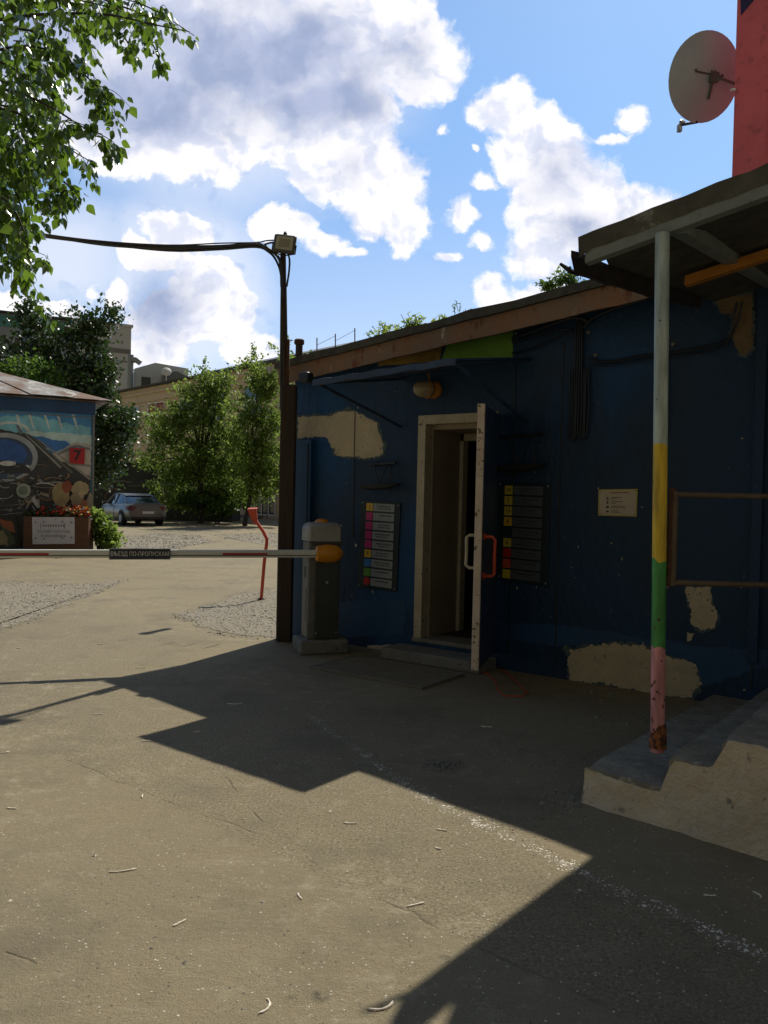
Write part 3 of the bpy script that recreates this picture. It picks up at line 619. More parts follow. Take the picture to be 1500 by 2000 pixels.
def board(cpx, rows, plate_px, label, pm, backm, shape='flat'):
    c = [BW.uz(x, y) for x, y in cpx]; ctr = sum((Vector(p) for p in c), Vector((0, 0))) / 4
    b = empty('directory_board', BW.P(ctr.x, 0, min(c[2][1], c[3][1])), label, 'sign', 'directory boards beside the door')
    mb = MB(); BW.slab(mb, c, .002, .016); mb.build('backing', backm, b, bevel=.002)
    for s, t in ((.05, .03), (.95, .03), (.05, .97), (.95, .97)):
        mb = MB(); q = bilerp(c, s, t); mb.lathe([(.008, 0), (.008, .004), (.004, .007)], BW.P(q.x, .016, q.y), BW.n, 10); mb.build('screw', M_galv, b)
    pc = [BW.uz(x, y) for x, y in plate_px]; nR = len(rows); rr = random.Random(3)
    for i, (tc, txt, wfrac, ink) in enumerate(rows):
        t0, t1 = (i + .07) / nR, (i + .9) / nR
        q = [bilerp(pc, wfrac, t0), bilerp(pc, 1, t0), bilerp(pc, 1, t1), bilerp(pc, wfrac, t1)]
        mb = MB(); BW.slab(mb, q, .0165, .021); pl = mb.build('name_plate', pm, b)
        mb = MB(); nw = 0
        for ln, (v0, v1) in enumerate(((.25, .42), (.58, .70))):
            if ln == 1 and rr.random() < .35: continue
            x = .12 + rr.random() * .2; end = .75 + rr.random() * .15
            while x < end:
                wd = .02 + rr.random() * .03
                qq = [bilerp(q, x, v0), bilerp(q, x + wd, v0), bilerp(q, x + wd, v1), bilerp(q, x, v1)]; BW.slab(mb, qq, .0212, .0220); x += wd + .014 + (.03 if rr.random() < .15 else 0)
        mb.build('print', ink, pl)
        if tc:
            q = [bilerp(pc, -.01, t0), bilerp(pc, wfrac - .02, t0), bilerp(pc, wfrac - .02, t1), bilerp(pc, -.01, t1)]; mb = MB()
            if txt == 'disc':
                cc_ = sum(q, Vector((0, 0))) / 4; rad = (q[0] - q[3]).length * .55
                BW.slab(mb, [(cc_.x + rad * .95 * math.cos(a), cc_.y + rad * math.sin(a)) for a in [k * math.pi / 10 for k in range(20)]], .0165, .0225)
            else: BW.slab(mb, q, .0165, .022)
            tl = mb.build('number_tile', tilem(tc, TC[tc]), b)
            if txt and txt != 'disc':
                cc_ = sum(q, Vector((0, 0))) / 4
                text_mesh(txt, (q[0] - q[3]).length * .62, M_ink, tl, BW.P(cc_.x, .0232, cc_.y), BW.d, (0, 0, 1), bold=.0006, name='numeral', depth=.001)
    return b
M_acry = mat('acrylic_dark', (.012, .026, .034), (.010, .022, .030), .4, scale=4, spec=.3)
board([(707, 976), (784, 982), (776, 1156), (700, 1147)],
      [('yellow', '1', .25, M_ink), ('magenta', None, .25, M_ink), ('magenta', None, .25, M_ink), ('magenta', None, .25, M_ink), ('magenta', None, .25, M_ink), ('yellow', '9', .25, M_ink), ('blue', None, .25, M_ink), ('green', None, .25, M_ink), ('red', 'disc', .25, M_ink)],
      [(719, 981), (773, 984), (767, 1151), (712, 1143)], 'board of light grey name plates with magenta and yellow tiles left of the door', M_greyplastic, M_acry)
board([(974, 940), (1077, 944), (1072, 1146), (972, 1130)],
      [('lemon', '14', .22, M_ink), ('lemon', '7', .22, M_ink), ('lemon', '13', .22, M_ink), ('yellow', '8', .22, M_ink), (None, None, .22, M_ink), ('lemon', '6', .22, M_ink), ('red', None, .22, M_ink), ('orange', None, .22, M_ink), ('lemon', None, .22, M_ink)],
      [(989, 947), (1063, 949), (1056, 1139), (984, 1130)], 'board of dark grey name plates with mostly yellow tiles right of the door', M_greyplate2, M_acry)
# dark wrought lamps above each board
def sign_light(px, label, s):
    (x0, y0), (x1, y1) = px
    u0_, z1_ = BW.uz(x0, y0); u1_, z0_ = BW.uz(x1, y1)
    uc = (u0_ + u1_) / 2
    b = empty('sign_light', BW.P(uc, 0, z0_), label, 'lamp', 'sign lights above the boards')
    mb = MB(); mb.tube([BW.P(u0_ + .03, .02, z1_ - .015), BW.P(u1_ - .05, .10, z1_)], .014, 8); mb.lathe([(.025, 0), (.025, .012)], BW.P(u0_ + .1, .003, z1_ - .01), BW.n, 10); mb.build('top_bar', M_blackmetal, b)
    H = z1_ - z0_; Wd = u1_ - u0_
    for a, c in ((.25, .45), (.62, .45), (.68, .78)):
        mb = MB(); mb.tube([BW.P(u0_ + Wd * a, .05, z1_ - .01), BW.P(u0_ + Wd * (a * .6 + c * .4), .085, z1_ - H * .3), BW.P(u0_ + Wd * c, .10, z0_ + H * .32)], .006, 6); mb.build('hanger', M_blackmetal, b)
    mb = MB(); rings = []
    for i in range(13):
        k = i / 12; u = u0_ + Wd * k; hh = .10 * H * 3.4 * (math.sin(math.pi * min(1, .15 + k * .85)) ** .5) * .5; w_ = .075
        zc = z0_ + H * .30 + .06 * H * k
        rings.append([BW.P(u, .06, zc), BW.P(u, .06 + w_, zc), BW.P(u, .06 + w_ * .8, zc - hh * .7), BW.P(u, .06 + w_ * .5, zc - hh), BW.P(u, .06 + w_ * .2, zc - hh * .7)])
    mb.loft(rings); mb.build('trough', M_blackmetal, b)
sign_light(((720, 905), (792, 968)), 'black boat-shaped sign light over the left board', 1)
sign_light(((974, 852), (1078, 938)), 'black boat-shaped sign light over the right board', 1)
# white fuse bit and tag on the wall
mb = MB(); u, z = BW.uz(697, 1065); mb.bevbox(BW.P(u, .012, z), .02, .02, .03, .004, rz=.5); mb.build('paper_scrap', M_white, label='tiny white paper scrap stuck on the wall left of the left board', cat='paper scrap')
# info sign
c = [BW.uz(1170, 956), BW.uz(1246, 955), BW.uz(1244, 1009), BW.uz(1169, 1007)]
inf = empty('info_sign', BW.P((c[0][0] + c[1][0]) / 2, 0, c[2][1]), 'small cream sign with yellow edge and four icon rows on the navy wall', 'sign')
mb = MB(); BW.slab(mb, c, .002, .010); mb.build('border', mat('sign_yellow', (.45, .38, .08), (.4, .33, .07), .5), inf)
ci = [bilerp(c, s, t) for s, t in ((.035, .05), (.965, .05), (.965, .95), (.035, .95))]
mb = MB(); BW.slab(mb, ci, .0105, .012); mb.build('panel', mat('sign_cream', (.46, .40, .30), (.42, .36, .27), .5), inf)
mb = MB()
for (x0, x1, y0, y1) in [(.30 + k * .045, .335 + k * .045, .11, .15) for k in range(11)]:
    BW.slab(mb, [bilerp(c, x0, y0), bilerp(c, x1, y0), bilerp(c, x1, y1), bilerp(c, x0, y1)], .0122, .0128)
mb.build('heading', mat('sign_redink', (.20, .04, .03), rough=.5), inf)
mb = MB(); rr = random.Random(5)
for row, y in enumerate((.33, .49, .66, .82)):
    q = [bilerp(c, x, yy) for x, yy in ((.245, y - .05), (.205, y + .055), (.285, y + .055))] if row == 0 else [bilerp(c, x, yy) for x, yy in ((.21, y - .035 + .02 * (row == 3)), (.28, y - .035 + .02 * (row == 3)), (.28, y + .045), (.21, y + .045))]
    if row == 1: q = [bilerp(c, x, yy) for x, yy in ((.235, y - .06), (.255, y - .06), (.275, y + .05), (.215, y + .05))]
    BW.slab(mb, q, .0122, .0130)
    for ln in range(2):
        x = .34; e = .52 + .12 * rr.random() + (.08 if row == 2 else 0)
        if ln and row in (0, 1): e = .44
        while x < e:
            BW.slab(mb, [bilerp(c, x, y - .04 + ln * .06), bilerp(c, x + .025, y - .04 + ln * .06), bilerp(c, x + .025, y - .012 + ln * .06), bilerp(c, x, y - .012 + ln * .06)], .0122, .0128); x += .033
mb.build('print', M_ink, inf)
for s, t in ((.05, .07), (.95, .07), (.05, .93), (.95, .93)):
    mb = MB(); q = bilerp(c, s, t); mb.lathe([(.005, 0), (.004, .004)], BW.P(q.x, .0102, q.y), BW.n, 8); mb.build('screw', M_rust, inf)

# ------------------------------------------------------------------ cables on the wall
def wcable(px, r, m, label, n=.02, cat='cable', parent=None, name='wall_cable', group='cables fixed on the navy wall'):
    mb = MB(); P_ = []
    for q in px:
        nn = q[2] if len(q) > 2 else n
        u, z = BW.uz(q[0], q[1], nn); P_.append(BW.P(u, nn, z))
    P2 = []
    for i in range(len(P_) - 1):
        for k in range(4):
            a = P_[max(i - 1, 0)]; b = P_[i]; c_ = P_[i + 1]; d = P_[min(i + 2, len(P_) - 1)]; t = k / 4
            P2.append(.5 * ((2 * b) + (c_ - a) * t + (2 * a - 5 * b + 4 * c_ - d) * t * t + (3 * b - a - 3 * c_ + d) * t ** 3))
    P2.append(P_[-1]); mb.tube(P2, r, 6)
    return mb.build(name, m, parent, smooth=True, label=label, cat=cat, group=group)
wcable([(1000, 662, .06), (1060, 640, .06), (1110, 622, .06), (1138, 622, .05), (1148, 632, .03)], .016, M_navycable, 'thick navy painted cable arching under the fascia into the cable run')
wcable([(1000, 668, .05), (1060, 652, .05), (1105, 643, .04), (1120, 650, .03)], .008, M_navycable, 'thin navy cable just below the arching thick one')
wcable([(1000, 690, .03), (1040, 680, .03), (1085, 660, .03), (1112, 648, .03)], .007, M_navycable, 'thin cable sagging lowest to the left of the cable run')
wcable([(1150, 700, .03), (1190, 706, .03), (1260, 694, .03), (1330, 686, .03), (1400, 672, .03), (1425, 655, .03), (1432, 620, .05), (1440, 590, .08)], .011, M_navycable, 'thick cable crossing behind the striped post and rising to the canopy')
wcable([(1148, 712, .03), (1190, 712, .03), (1260, 702, .03), (1330, 694, .03), (1405, 680, .03), (1436, 640, .03), (1450, 588, .08)], .007, M_navycable, 'thin cable running just below the thick crossing cable')
wcable([(1140, 640, .04), (1160, 620, .05), (1200, 603, .05), (1260, 585, .05)], .010, M_navycable, 'cable rising to the right from the cable run along the eave')
cr = empty('cable_run', BW.P(U(1130, 760), 0, Z(1130, 860)), 'vertical bundle of navy painted cables hanging down the wall right of the door', 'cable run')
for i in range(9):
    x = 1112 + i * 4.4; rr_ = random.Random(i)
    if i in (2, 3, 4, 5): top = 628
    else: top = 715 + rr_.random() * 12
    o = wcable([(x + 6 - i * .6, top, .03), (x + 2, 730, .035), (x + rr_.random() * 3, 790, .04), (x - 2, 850 + rr_.random() * 12, .03)], .0085, M_navycable, None, cat=None, parent=cr, name='cable', group=None)
wcable([(1302, 690, .03), (1304, 740, .03), (1303, 800, .03), (1299, 850, .03)], .008, M_navycable, 'single cable dropping straight down behind the striped post')
for k, (x, y) in enumerate(((1151, 650), (1165, 694), (1316, 673), (1010, 652))):
    mb = MB(); u, z = BW.uz(x, y); mb.bevbox(BW.P(u, .015, z), .03, .03, .025, .006, rz=-.6); mb.build('cable_clip', M_concrete, label=['pale insulator knob at the top right of the cable run', 'pale insulator knob where the crossing cables start', 'pale insulator knob just right of the striped post', 'pale insulator knob left of the cable run under the fascia'][k], cat='insulator', group='insulator knobs on the wall')
# downpipe stub, orange wire on the ground by the leaf
mb = MB(); P_ = [gnd(x, y, .012) for x, y in ((945, 1275), (960, 1295), (985, 1310), (1030, 1352), (1020, 1360), (985, 1359), (970, 1345), (968, 1330), (950, 1315), (940, 1310))]
mb.tube(P_, .005, 5); mb.build('loose_wire', M_redpaint, smooth=True, label='thin loop of orange-red wire lying on the ground beside the open door leaf', cat='wire')

# ------------------------------------------------------------------ foot grate
GR = [gnd(655, 1318), gnd(850, 1362), gnd(955, 1312), gnd(770, 1278)]
ga = empty('foot_grate', (GR[0] + GR[2]) / 2, 'dark metal foot grate lying in front of the doorway', 'grate')
gd = BW.d; gn = BW.n
g0 = BW.P(du0 - .02, .46, 0)
gu0, gu1, gn0, gn1 = du0 - .35, du1 - .02, .46, 1.12
mb = MB()
for (a, b, c_, d) in ((gu0, gu1, gn0, gn0 + .02), (gu0, gu1, gn1 - .02, gn1), (gu0, gu0 + .02, gn0 + .02, gn1 - .02), (gu1 - .02, gu1, gn0 + .02, gn1 - .02)): BW.box(mb, a, b, c_, d, .002, .022)
mb.build('frame', M_grate, ga)
mb = MB(); k = gn0 + .045
while k < gn1 - .03: BW.box(mb, gu0 + .02, gu1 - .02, k, k + .011, .004, .020); k += .032
o = mb.build('bars', M_grate, ga)

# ------------------------------------------------------------------ right canopy, post, steps, railing
pb = gnd(1284, 1452, .32); print('post base', pb)
PN = (pb - BW.O).dot(BW.n); PU = (pb - BW.O).dot(BW.d)
ptop = at(1294, 456, pb.y); zpt = ptop.z; print('post top', ptop, 'PN', PN, 'PU', PU)
def post_material():
    m = bpy.data.materials.new('striped_post_paint'); m.use_nodes = True; nt = m.node_tree; N = nt.nodes; L = nt.links; b = N['Principled BSDF']; b.inputs['Roughness'].default_value = .5
    tc = N.new('ShaderNodeTexCoord'); sp = N.new('ShaderNodeSeparateXYZ'); L.new(tc.outputs['Object'], sp.inputs[0])
    nz = N.new('ShaderNodeTexNoise'); nz.inputs['Scale'].default_value = 18; L.new(tc.outputs['Object'], nz.inputs['Vector'])
    a = N.new('ShaderNodeMath'); a.operation = 'MULTIPLY_ADD'; L.new(nz.outputs['Fac'], a.inputs[0]); a.inputs[1].default_value = .06; L.new(sp.outputs[2], a.inputs[2])
    H = zpt - pb.z
    d = N.new('ShaderNodeMath'); d.operation = 'DIVIDE'; L.new(a.outputs[0], d.inputs[0]); d.inputs[1].default_value = H
    cr = N.new('ShaderNodeValToRGB'); cr.color_ramp.interpolation = 'CONSTANT'; el = cr.color_ramp.elements
    f = lambda y: (1452 - y) / (1452 - 456) + .012
    el[0].position = 0; el[0].color = (.62, .26, .27, 1)
    el[1].position = f(1265); el[1].color = (.05, .26, .05, 1)
    e = el.new(f(1110)); e.color = (.05, .28, .06, 1)
    e = el.new(f(1092)); e.color = (.62, .42, .02, 1)
    e = el.new(f(866)); e.color = (.40, .47, .43, 1)
    e = el.new(f(640)); e.color = (.36, .43, .42, 1)
    L.new(d.outputs[0], cr.inputs[0])
    n2 = N.new('ShaderNodeTexNoise'); n2.inputs['Scale'].default_value = 26; n2.inputs['Detail'].default_value = 6; L.new(tc.outputs['Object'], n2.inputs['Vector'])
    # more rust low down and around the weld
    r1 = N.new('ShaderNodeMapRange'); L.new(sp.outputs[2], r1.inputs[0]); r1.inputs[1].default_value = H * .62; r1.inputs[2].default_value = 0; r1.inputs[3].default_value = 0; r1.inputs[4].default_value = .10
    s = N.new('ShaderNodeMath'); s.operation = 'ADD'; L.new(n2.outputs['Fac'], s.inputs[0]); L.new(r1.outputs[0], s.inputs[1])
    r2 = N.new('ShaderNodeMapRange'); L.new(s.outputs[0], r2.inputs[0]); r2.inputs[1].default_value = .70; r2.inputs[2].default_value = .72
    mx = N.new('ShaderNodeMix'); mx.data_type = 'RGBA'; L.new(r2.outputs[0], mx.inputs['Factor']); L.new(cr.outputs[0], mx.inputs['A']); mx.inputs['B'].default_value = (.06, .022, .014, 1)
    n3 = N.new('ShaderNodeTexNoise'); n3.inputs['Scale'].default_value = 5; L.new(tc.outputs['Object'], n3.inputs['Vector'])
    m3 = N.new('ShaderNodeMix'); m3.data_type = 'RGBA'; m3.blend_type = 'MULTIPLY'; m3.inputs['Factor'].default_value = 1; r3 = N.new('ShaderNodeMapRange'); L.new(n3.outputs['Fac'], r3.inputs[0]); r3.inputs[1].default_value = .35; r3.inputs[2].default_value = .65; r3.inputs[3].default_value = .55; r3.inputs[4].default_value = 1.15; mp3 = N.new('ShaderNodeMapping'); mp3.inputs['Scale'].default_value = (5, 5, .8); L.new(tc.outputs['Object'], mp3.inputs[0]); L.new(mp3.outputs[0], n3.inputs['Vector']); n3.inputs['Detail'].default_value = 8
    L.new(mx.outputs['Result'], m3.inputs['A']); L.new(r3.outputs[0], m3.inputs['B'])
    L.new(m3.outputs['Result'], b.inputs['Base Color']); return m
can = empty('porch_canopy', BW.P(PU + 1, PN / 2, 2.9), 'old flat porch canopy with a ragged tar edge above the concrete steps', 'canopy')
post = empty('canopy_post', pb, 'steel post painted grey, yellow, green and pink from top to foot, standing on the steps', 'post')
mb = MB(); ax_ = Vector((ptop.x - pb.x, 0, zpt - pb.z))
mb.tube([pb + Vector((0, 0, -.04)), pb + ax_ * .33, pb + ax_ * .66, pb + ax_], .034, 20); mb.build('shaft', post_material(), post, smooth=True)
mb = MB(); mb.tube([pb + Vector((0, 0, -.02)), pb + Vector((.004, 0, .05)), pb + Vector((.002, 0, .10))], [.043, .040, .035], 14); mb.build('rusty_foot', mat('foot_rust', (.30, .10, .03), (.07, .03, .02), .9, scale=25, lo=.42, hi=.52), post, smooth=True)
sl_ = .20     # canopy rises to the right
zl = lambda t: zpt + sl_ * t
tl, tr = -.46, 3.2
nf = PN
Pc = lambda t, n_, z: BW.P(PU + t, n_, z)
def lin(mb, t0, t1, n0, n1, zlo, zhi):   # a member parallel to the wall, following the slope
    mb.hexa([Pc(t0, n0, zl(t0) + zlo), Pc(t1, n0, zl(t1) + zlo), Pc(t1, n1, zl(t1) + zlo), Pc(t0, n1, zl(t0) + zlo), Pc(t0, n0, zl(t0) + zhi), Pc(t1, n0, zl(t1) + zhi), Pc(t1, n1, zl(t1) + zhi), Pc(t0, n1, zl(t0) + zhi)])
mb = MB(); lin(mb, tl + .03, tr, nf - .03, nf + .035, .0, .07); mb.build('front_beam', M_steelgreen, can, bevel=.005)
mb = MB(); rings = []
for i in range(50):
    k = i / 49; t = tl + (tr - tl) * k; j = .012 * mnoise.noise(Vector((t * 7, 1, 1))); j2 = .012 * mnoise.noise(Vector((t * 9, 5, 1))) - (.02 if i == 0 else 0)
    rings.append([Pc(t, nf + .04 + j, zl(t) + .055 + j2), Pc(t, nf + .055 + j, zl(t) + .14 + j), Pc(t, nf - .02, zl(t) + .16 + j), Pc(t, nf - .02, zl(t) + .075)])
mb.loft(rings); mb.build('edge_flashing', mat('weathered_tar', (.10, .095, .075), (.06, .06, .05), .85, scale=9, c3=(.22, .22, .21), s3=7, t3=(.62, .68), bump=.8, bscale=30), can)
wz = lambda t: 3.16 + .16 * t
ts = -.19
mb = MB(); pl = []
nA_, nB_ = at(1115, 501, 4.10), at(1371, 588, 5.85); up_ = Vector((-.012, .02, .028)); D0 = nA_.lerp(nB_, .12) + up_; D2 = nB_ + up_; DL = [D0.lerp(D2, k) + Vector((.02 * math.sin(k * 19), 0, 0)) for k in (0, .2, .4, .6, .8, 1)]
DL = [at(1182, 503, 4.20)] + [nA_.lerp(nB_, k) + up_ for k in (.24, .4, .6, .8, 1)]
for i, p in enumerate(DL):
    n_ = (p - BW.O).dot(BW.n); k = 1 - n_ / nf; zb_ = (zl(tr) + .08) * (1 - k) + wz(tr) * k; jj = Vector((.02 * mnoise.noise(Vector((i * 3.1, 0, 0))), 0, 0))
    pl.append([p + jj, Pc(tr, n_, zb_), Pc(tr, n_, zb_ + .05), p + jj + Vector((0, 0, .05))])
q = pl[-1]; pl.append([BW.P((D2 - BW.O).dot(BW.d) + .05, .003, D2.z + .03), Pc(tr, .003, wz(tr)), Pc(tr, .003, wz(tr) + .05), BW.P((D2 - BW.O).dot(BW.d) + .05, .003, D2.z + .08)])
mb.loft(pl); mb.build('roof_deck', M_tar, can)
for t in (0.02, 1.5, 2.9):
    mb = MB(); z1_ = zl(t) + .0; z2_ = wz(t) - .075
    mb.hexa([Pc(t - .035, nf - .03, z1_), Pc(t + .035, nf - .03, z1_), Pc(t + .035, .02, z2_), Pc(t - .035, .02, z2_), Pc(t - .035, nf - .03, z1_ + .07), Pc(t + .035, nf - .03, z1_ + .07), Pc(t + .035, .02, z2_ + .07), Pc(t - .035, .02, z2_ + .07)])
    mb.build('cross_beam', M_steelgreen, can)
mb = MB(); n_o = nf - 1.16
mb.hexa([Pc(-.25, n_o - .035, zl(-.25) + .09), Pc(tr, n_o - .035, zl(tr) + .09), Pc(tr, n_o + .035, zl(tr) + .09), Pc(-.25, n_o + .035, zl(-.25) + .09), Pc(-.25, n_o - .035, zl(-.25) + .15), Pc(tr, n_o - .035, zl(tr) + .15), Pc(tr, n_o + .035, zl(tr) + .15), Pc(-.25, n_o + .035, zl(-.25) + .15)])
mb.build('mid_beam', M_orange, can, bevel=.004)
# broken gutter hanging off the left end
ga_ = at(1120, 520, 4.25); gb_ = at(1372, 595, 6.0); gt = MB(); rings = []
nA, nB = at(1115, 501, 4.10), at(1371, 588, 5.85); fA, fB = at(1128, 538, 4.46), at(1366, 603, 6.08)
for i in range(19):
    k = i / 18; a = nA.lerp(nB, k) + Vector((0, 0, .012 * mnoise.noise(Vector((k * 7, 0, 0))))); b = fA.lerp(fB, k) + Vector((0, 0, .014 * mnoise.noise(Vector((k * 9, 4, 0))) - .012 * math.sin(k * math.pi)))
    mdl = a.lerp(b, .5) - Vector((0, 0, .03)); th_ = Vector((0, 0, .012))
    rings.append([a, mdl, b, b + th_, mdl + th_, a + th_ + Vector((0, 0, .02))])
gt.loft(rings)
gut = gt.build('broken_gutter', mat('black_gutter', (.014, .012, .012), (.03, .022, .02), .8, scale=9, bump=.5), label='broken black gutter sheet hanging between the canopy corner and the wall', cat='gutter', origin=tuple((ga_ + gb_) / 2))
ROOTM[gut.name] = Matrix.Translation((ga_ + gb_) / 2)
mb = MB(); q = at(1094, 515, 4.40); mb.tube([q, at(1112, 528, 4.42), at(1130, 537, 4.46)], [.008, .014, .01], 6); mb.tube([at(1112, 528, 4.42), at(1113, 521, 4.4)], .006, 5); mb.build('torn_strip', M_blackmetal, gut)

# steps
F0 = gnd(1142, 1562); FL = gnd(1500, 1672)
sd = (FL - F0).normalized(); sback = -BW.n
nfront = (F0 - BW.O).dot(BW.n); us = (F0 - BW.O).dot(BW.d)
st = empty('concrete_steps', F0 + sd * .5, 'worn concrete steps with grey treads and a cream painted side at right', 'steps')
def sp_(s, b, z): # s metres along the front line, b metres back toward the wall
    return Vector((F0.x, F0.y, 0)) + sd * s + sback * b + Vector((0, 0, z))
tread = []
s1 = (gnd(1262, 1500, .32) - F0); s1 = Vector((s1.x, s1.y)).dot(Vector((sd.x, sd.y)))
s2 = (gnd(1402, 1446, .46) - F0); s2 = Vector((s2.x, s2.y)).dot(Vector((sd.x, sd.y)))
print('steps', s1, s2)
BK = 2.62
steps = [(0, s1, .18, .06), (s1, s2, .335, .22), (s2, s2 + 3.0, .465, .40)]
rr = random.Random(2)
for i, (a, b, z, zb_) in enumerate(steps):
    mb = MB(); rings = []; nb = 18
    for k in range(nb + 1):
        bk = BK * k / nb; zz_ = z + (zb_ - z) * (k / nb) + .006 * mnoise.noise(Vector((bk * 5, i, 0)))
        if k == 0: zz_ -= .012
        e = .012 * mnoise.noise(Vector((bk * 6, 3, i))); bb = b + (.0 if i == 2 else .03)
        rings.append([sp_(a + e, bk, 0), sp_(a + e + .004, bk, zz_ - .02), sp_(a + e + .02, bk, zz_), sp_(bb, bk, zz_), sp_(bb, bk, 0)])
    mb.loft(rings); mb.build('step', M_steptop, st)
# painted side skin with its ragged top edge
mb = MB(); prof = []
def prof_top(s):
    j = .007 * mnoise.noise(Vector((s * 14, 0, 2))) + .007 * mnoise.noise(Vector((s * 60, 0, 2)))
    if s < s1 - .03: return .165 + j - .02 * min(1, s / .25)
    if s < s1 + .02: return .165 + (s - s1 + .03) / .05 * .135 + j
    if s < s2 - .04: return .315 + j
    if s < s2 + .03: return .315 + (s - s2 + .04) / .07 * .14 + j
    return .462 + j
nn_ = 150; Lf = s2 + 2.6; top = []; 
gridv = []; gridf = []; nz_ = 10
for i in range(nn_ + 1):
    s = Lf * i / nn_; tp = prof_top(s)
    for k in range(nz_ + 1):
        z = tp * k / nz_; bul = .014 + .014 * mnoise.noise(Vector((s * 3.2, z * 5, 0))) + .009 * mnoise.noise(Vector((s * 11, z * 14, 4))) + .035 * (1 - k / nz_) ** 3
        if k == nz_: bul = min(bul, .012)
        gridv.append(sp_(s + (.006 * mnoise.noise(Vector((z * 20, 0, 1))) if i == 0 else 0), -bul, z))
for i in range(nn_):
    for k in range(nz_): a = i * (nz_ + 1) + k; gridf.append((a, a + nz_ + 1, a + nz_ + 2, a + 1))
n0 = len(gridv)
for i in range(nn_ + 1): gridv.append(sp_(Lf * i / nn_, .03, prof_top(Lf * i / nn_) - .008))
for i in range(nn_): gridf.append((i * (nz_ + 1) + nz_, (i + 1) * (nz_ + 1) + nz_, n0 + i + 1, n0 + i))
n1 = len(gridv)
for k in range(nz_ + 1): gridv.append(sp_(.012, .1, prof_top(0) * k / nz_))
for k in range(nz_): gridf.append((k, k + 1, n1 + k + 1, n1 + k))
mb.add(gridv, gridf); o = mb.build('painted_side', M_stepside, st, smooth=True)

# railing
r0 = pb + Vector((.0, 0, 0)); 
zt1 = at(1292, 965, pb.y).z; zt2 = at(1292, 1137, pb.y).z
re = at(1500, 968, 3.87); re2 = at(1500, 1149, 3.87); rdir = Vector((re.x - pb.x, re.y - pb.y, 0)).normalized()
rl = empty('railing', pb + rdir * .06, 'rusty brown tube railing welded to the striped post beside the steps', 'railing')
rs = pb + rdir * .05
e1 = rs + rdir * 2.2
mb = MB(); mb.tube([Vector((rs.x, rs.y, zt1)), Vector((e1.x, e1.y, zt1 + .0))], .0138, 12); mb.build('top_rail', M_railbrown, rl, smooth=True)
mb = MB(); mb.tube([Vector((rs.x, rs.y, zt2)), Vector((e1.x, e1.y, zt2 + .01))], .0138, 12); mb.build('lower_rail', M_railbrown, rl, smooth=True)
mb = MB(); mb.tube([Vector((rs.x, rs.y, zt2 - .015)), Vector((rs.x, rs.y, zt1 + .015))], .0165, 12); mb.build('end_upright', M_railbrown, rl, smooth=True)
mb = MB()
rings = []
for i in range(26):
    z = zt2 - .02 + (zt1 + .05 - zt2) * i / 25; w_ = .017 + .007 * mnoise.noise(Vector((z * 18, 0, 0))); c_ = pb + rdir * .036
    rings.append([Vector((c_.x, c_.y, z)) + rdir * w_ * math.cos(a) + Vector((-rdir.y, rdir.x, 0)) * w_ * .7 * math.sin(a) for a in [q * math.pi / 4 for q in range(8)]])
mb.loft(rings); mb.build('weld', M_rust, rl)
mb = MB(); mb.tube([Vector((e1.x, e1.y, .46)), Vector((e1.x, e1.y, zt1 + .02))], .02, 12); mb.build('far_upright', M_railbrown, rl, smooth=True)

# ------------------------------------------------------------------ lamp post, flood light, overhead cables
lb = gnd(556, 1252)
def AT(px, py, Y=lb.y): return at(px, py, Y)
lpst = empty('lamp_post', lb, 'tall dark pole rising from a thick brown timber at the building corner', 'lamp post')
mb = MB(); a = AT(558, 1252); wv_ = .10
zt_ = AT(565, 752).z
mb.bevbox((AT(560, 1000).x + .0, lb.y, zt_ / 2), .155, .14, zt_, .012); mb.build('timber_base', M_polebrown, lpst)
mb = MB(); mb.tube([AT(560, 800), AT(556, 700), AT(554, 600), AT(553, 505), AT(553, 492)], .030, 12); mb.build('pole', M_polebrown, lpst, smooth=True)
mb = MB(); mb.tube([AT(549, 800), AT(549, 700), AT(550, 600), AT(551, 520)], .014, 8); mb.tube([AT(558, 560), AT(560, 690), AT(562, 800)], .011, 8); mb.build('conduit', M_cable, lpst, smooth=True)
mb = MB(); mb.box((AT(563, 700).x, lb.y - .03, (AT(563, 665).z + zt_) / 2 - .02), .03, .03, AT(563, 665).z - zt_ + .05); mb.build('angle_iron', M_rust, lpst)
fc = AT(556, 477, lb.y - .06)
fl = empty('flood_light', fc, 'square LED flood light on top of the pole at the building corner', 'lamp')
tilt = Matrix.Rotation(R(-8), 3, 'X') @ Matrix.Rotation(R(6), 3, 'Y')
mb = MB(); mb.bevbox(fc, .225, .05, .19, .012, M=tilt); mb.build('housing', mat('flood_housing', (.09, .085, .07), (.07, .065, .055), .45), fl)
mb = MB(); v_ = lambda x, y, z: fc + tilt @ Vector((x, y, z))
mb.add([v_(-.085, -.027, -.07), v_(.085, -.027, -.07), v_(.085, -.027, .07), v_(-.085, -.027, .07), v_(-.055, -.0262, -.04), v_(.055, -.0262, -.04), v_(.055, -.0262, .045), v_(-.055, -.0262, .045)], [(0, 1, 5, 4), (1, 2, 6, 5), (2, 3, 7, 6), (3, 0, 4, 7)]); mb.build('reflector', mat('reflector', (.5, .48, .38), rough=.3), fl)
mb = MB(); mb.add([v_(-.055, -.0275, -.04), v_(.055, -.0275, -.04), v_(.055, -.0275, .045), v_(-.055, -.0275, .045)], [(0, 1, 2, 3)]); mb.build('led_panel', mat('led', (.30, .28, .18), (.28, .26, .17), .3), fl)
mb = MB(); mb.tube([v_(-.118, 0, 0), v_(-.12, .0, -.09), v_(0, 0, -.125), v_(.12, 0, -.09), v_(.118, 0, 0)], .007, 6); mb.lathe([(.02, 0), (.02, .03), (.01, .05)], v_(-.01, .02, .09), (0, 0, 1), 10); mb.build('bracket', M_blackmetal, fl)
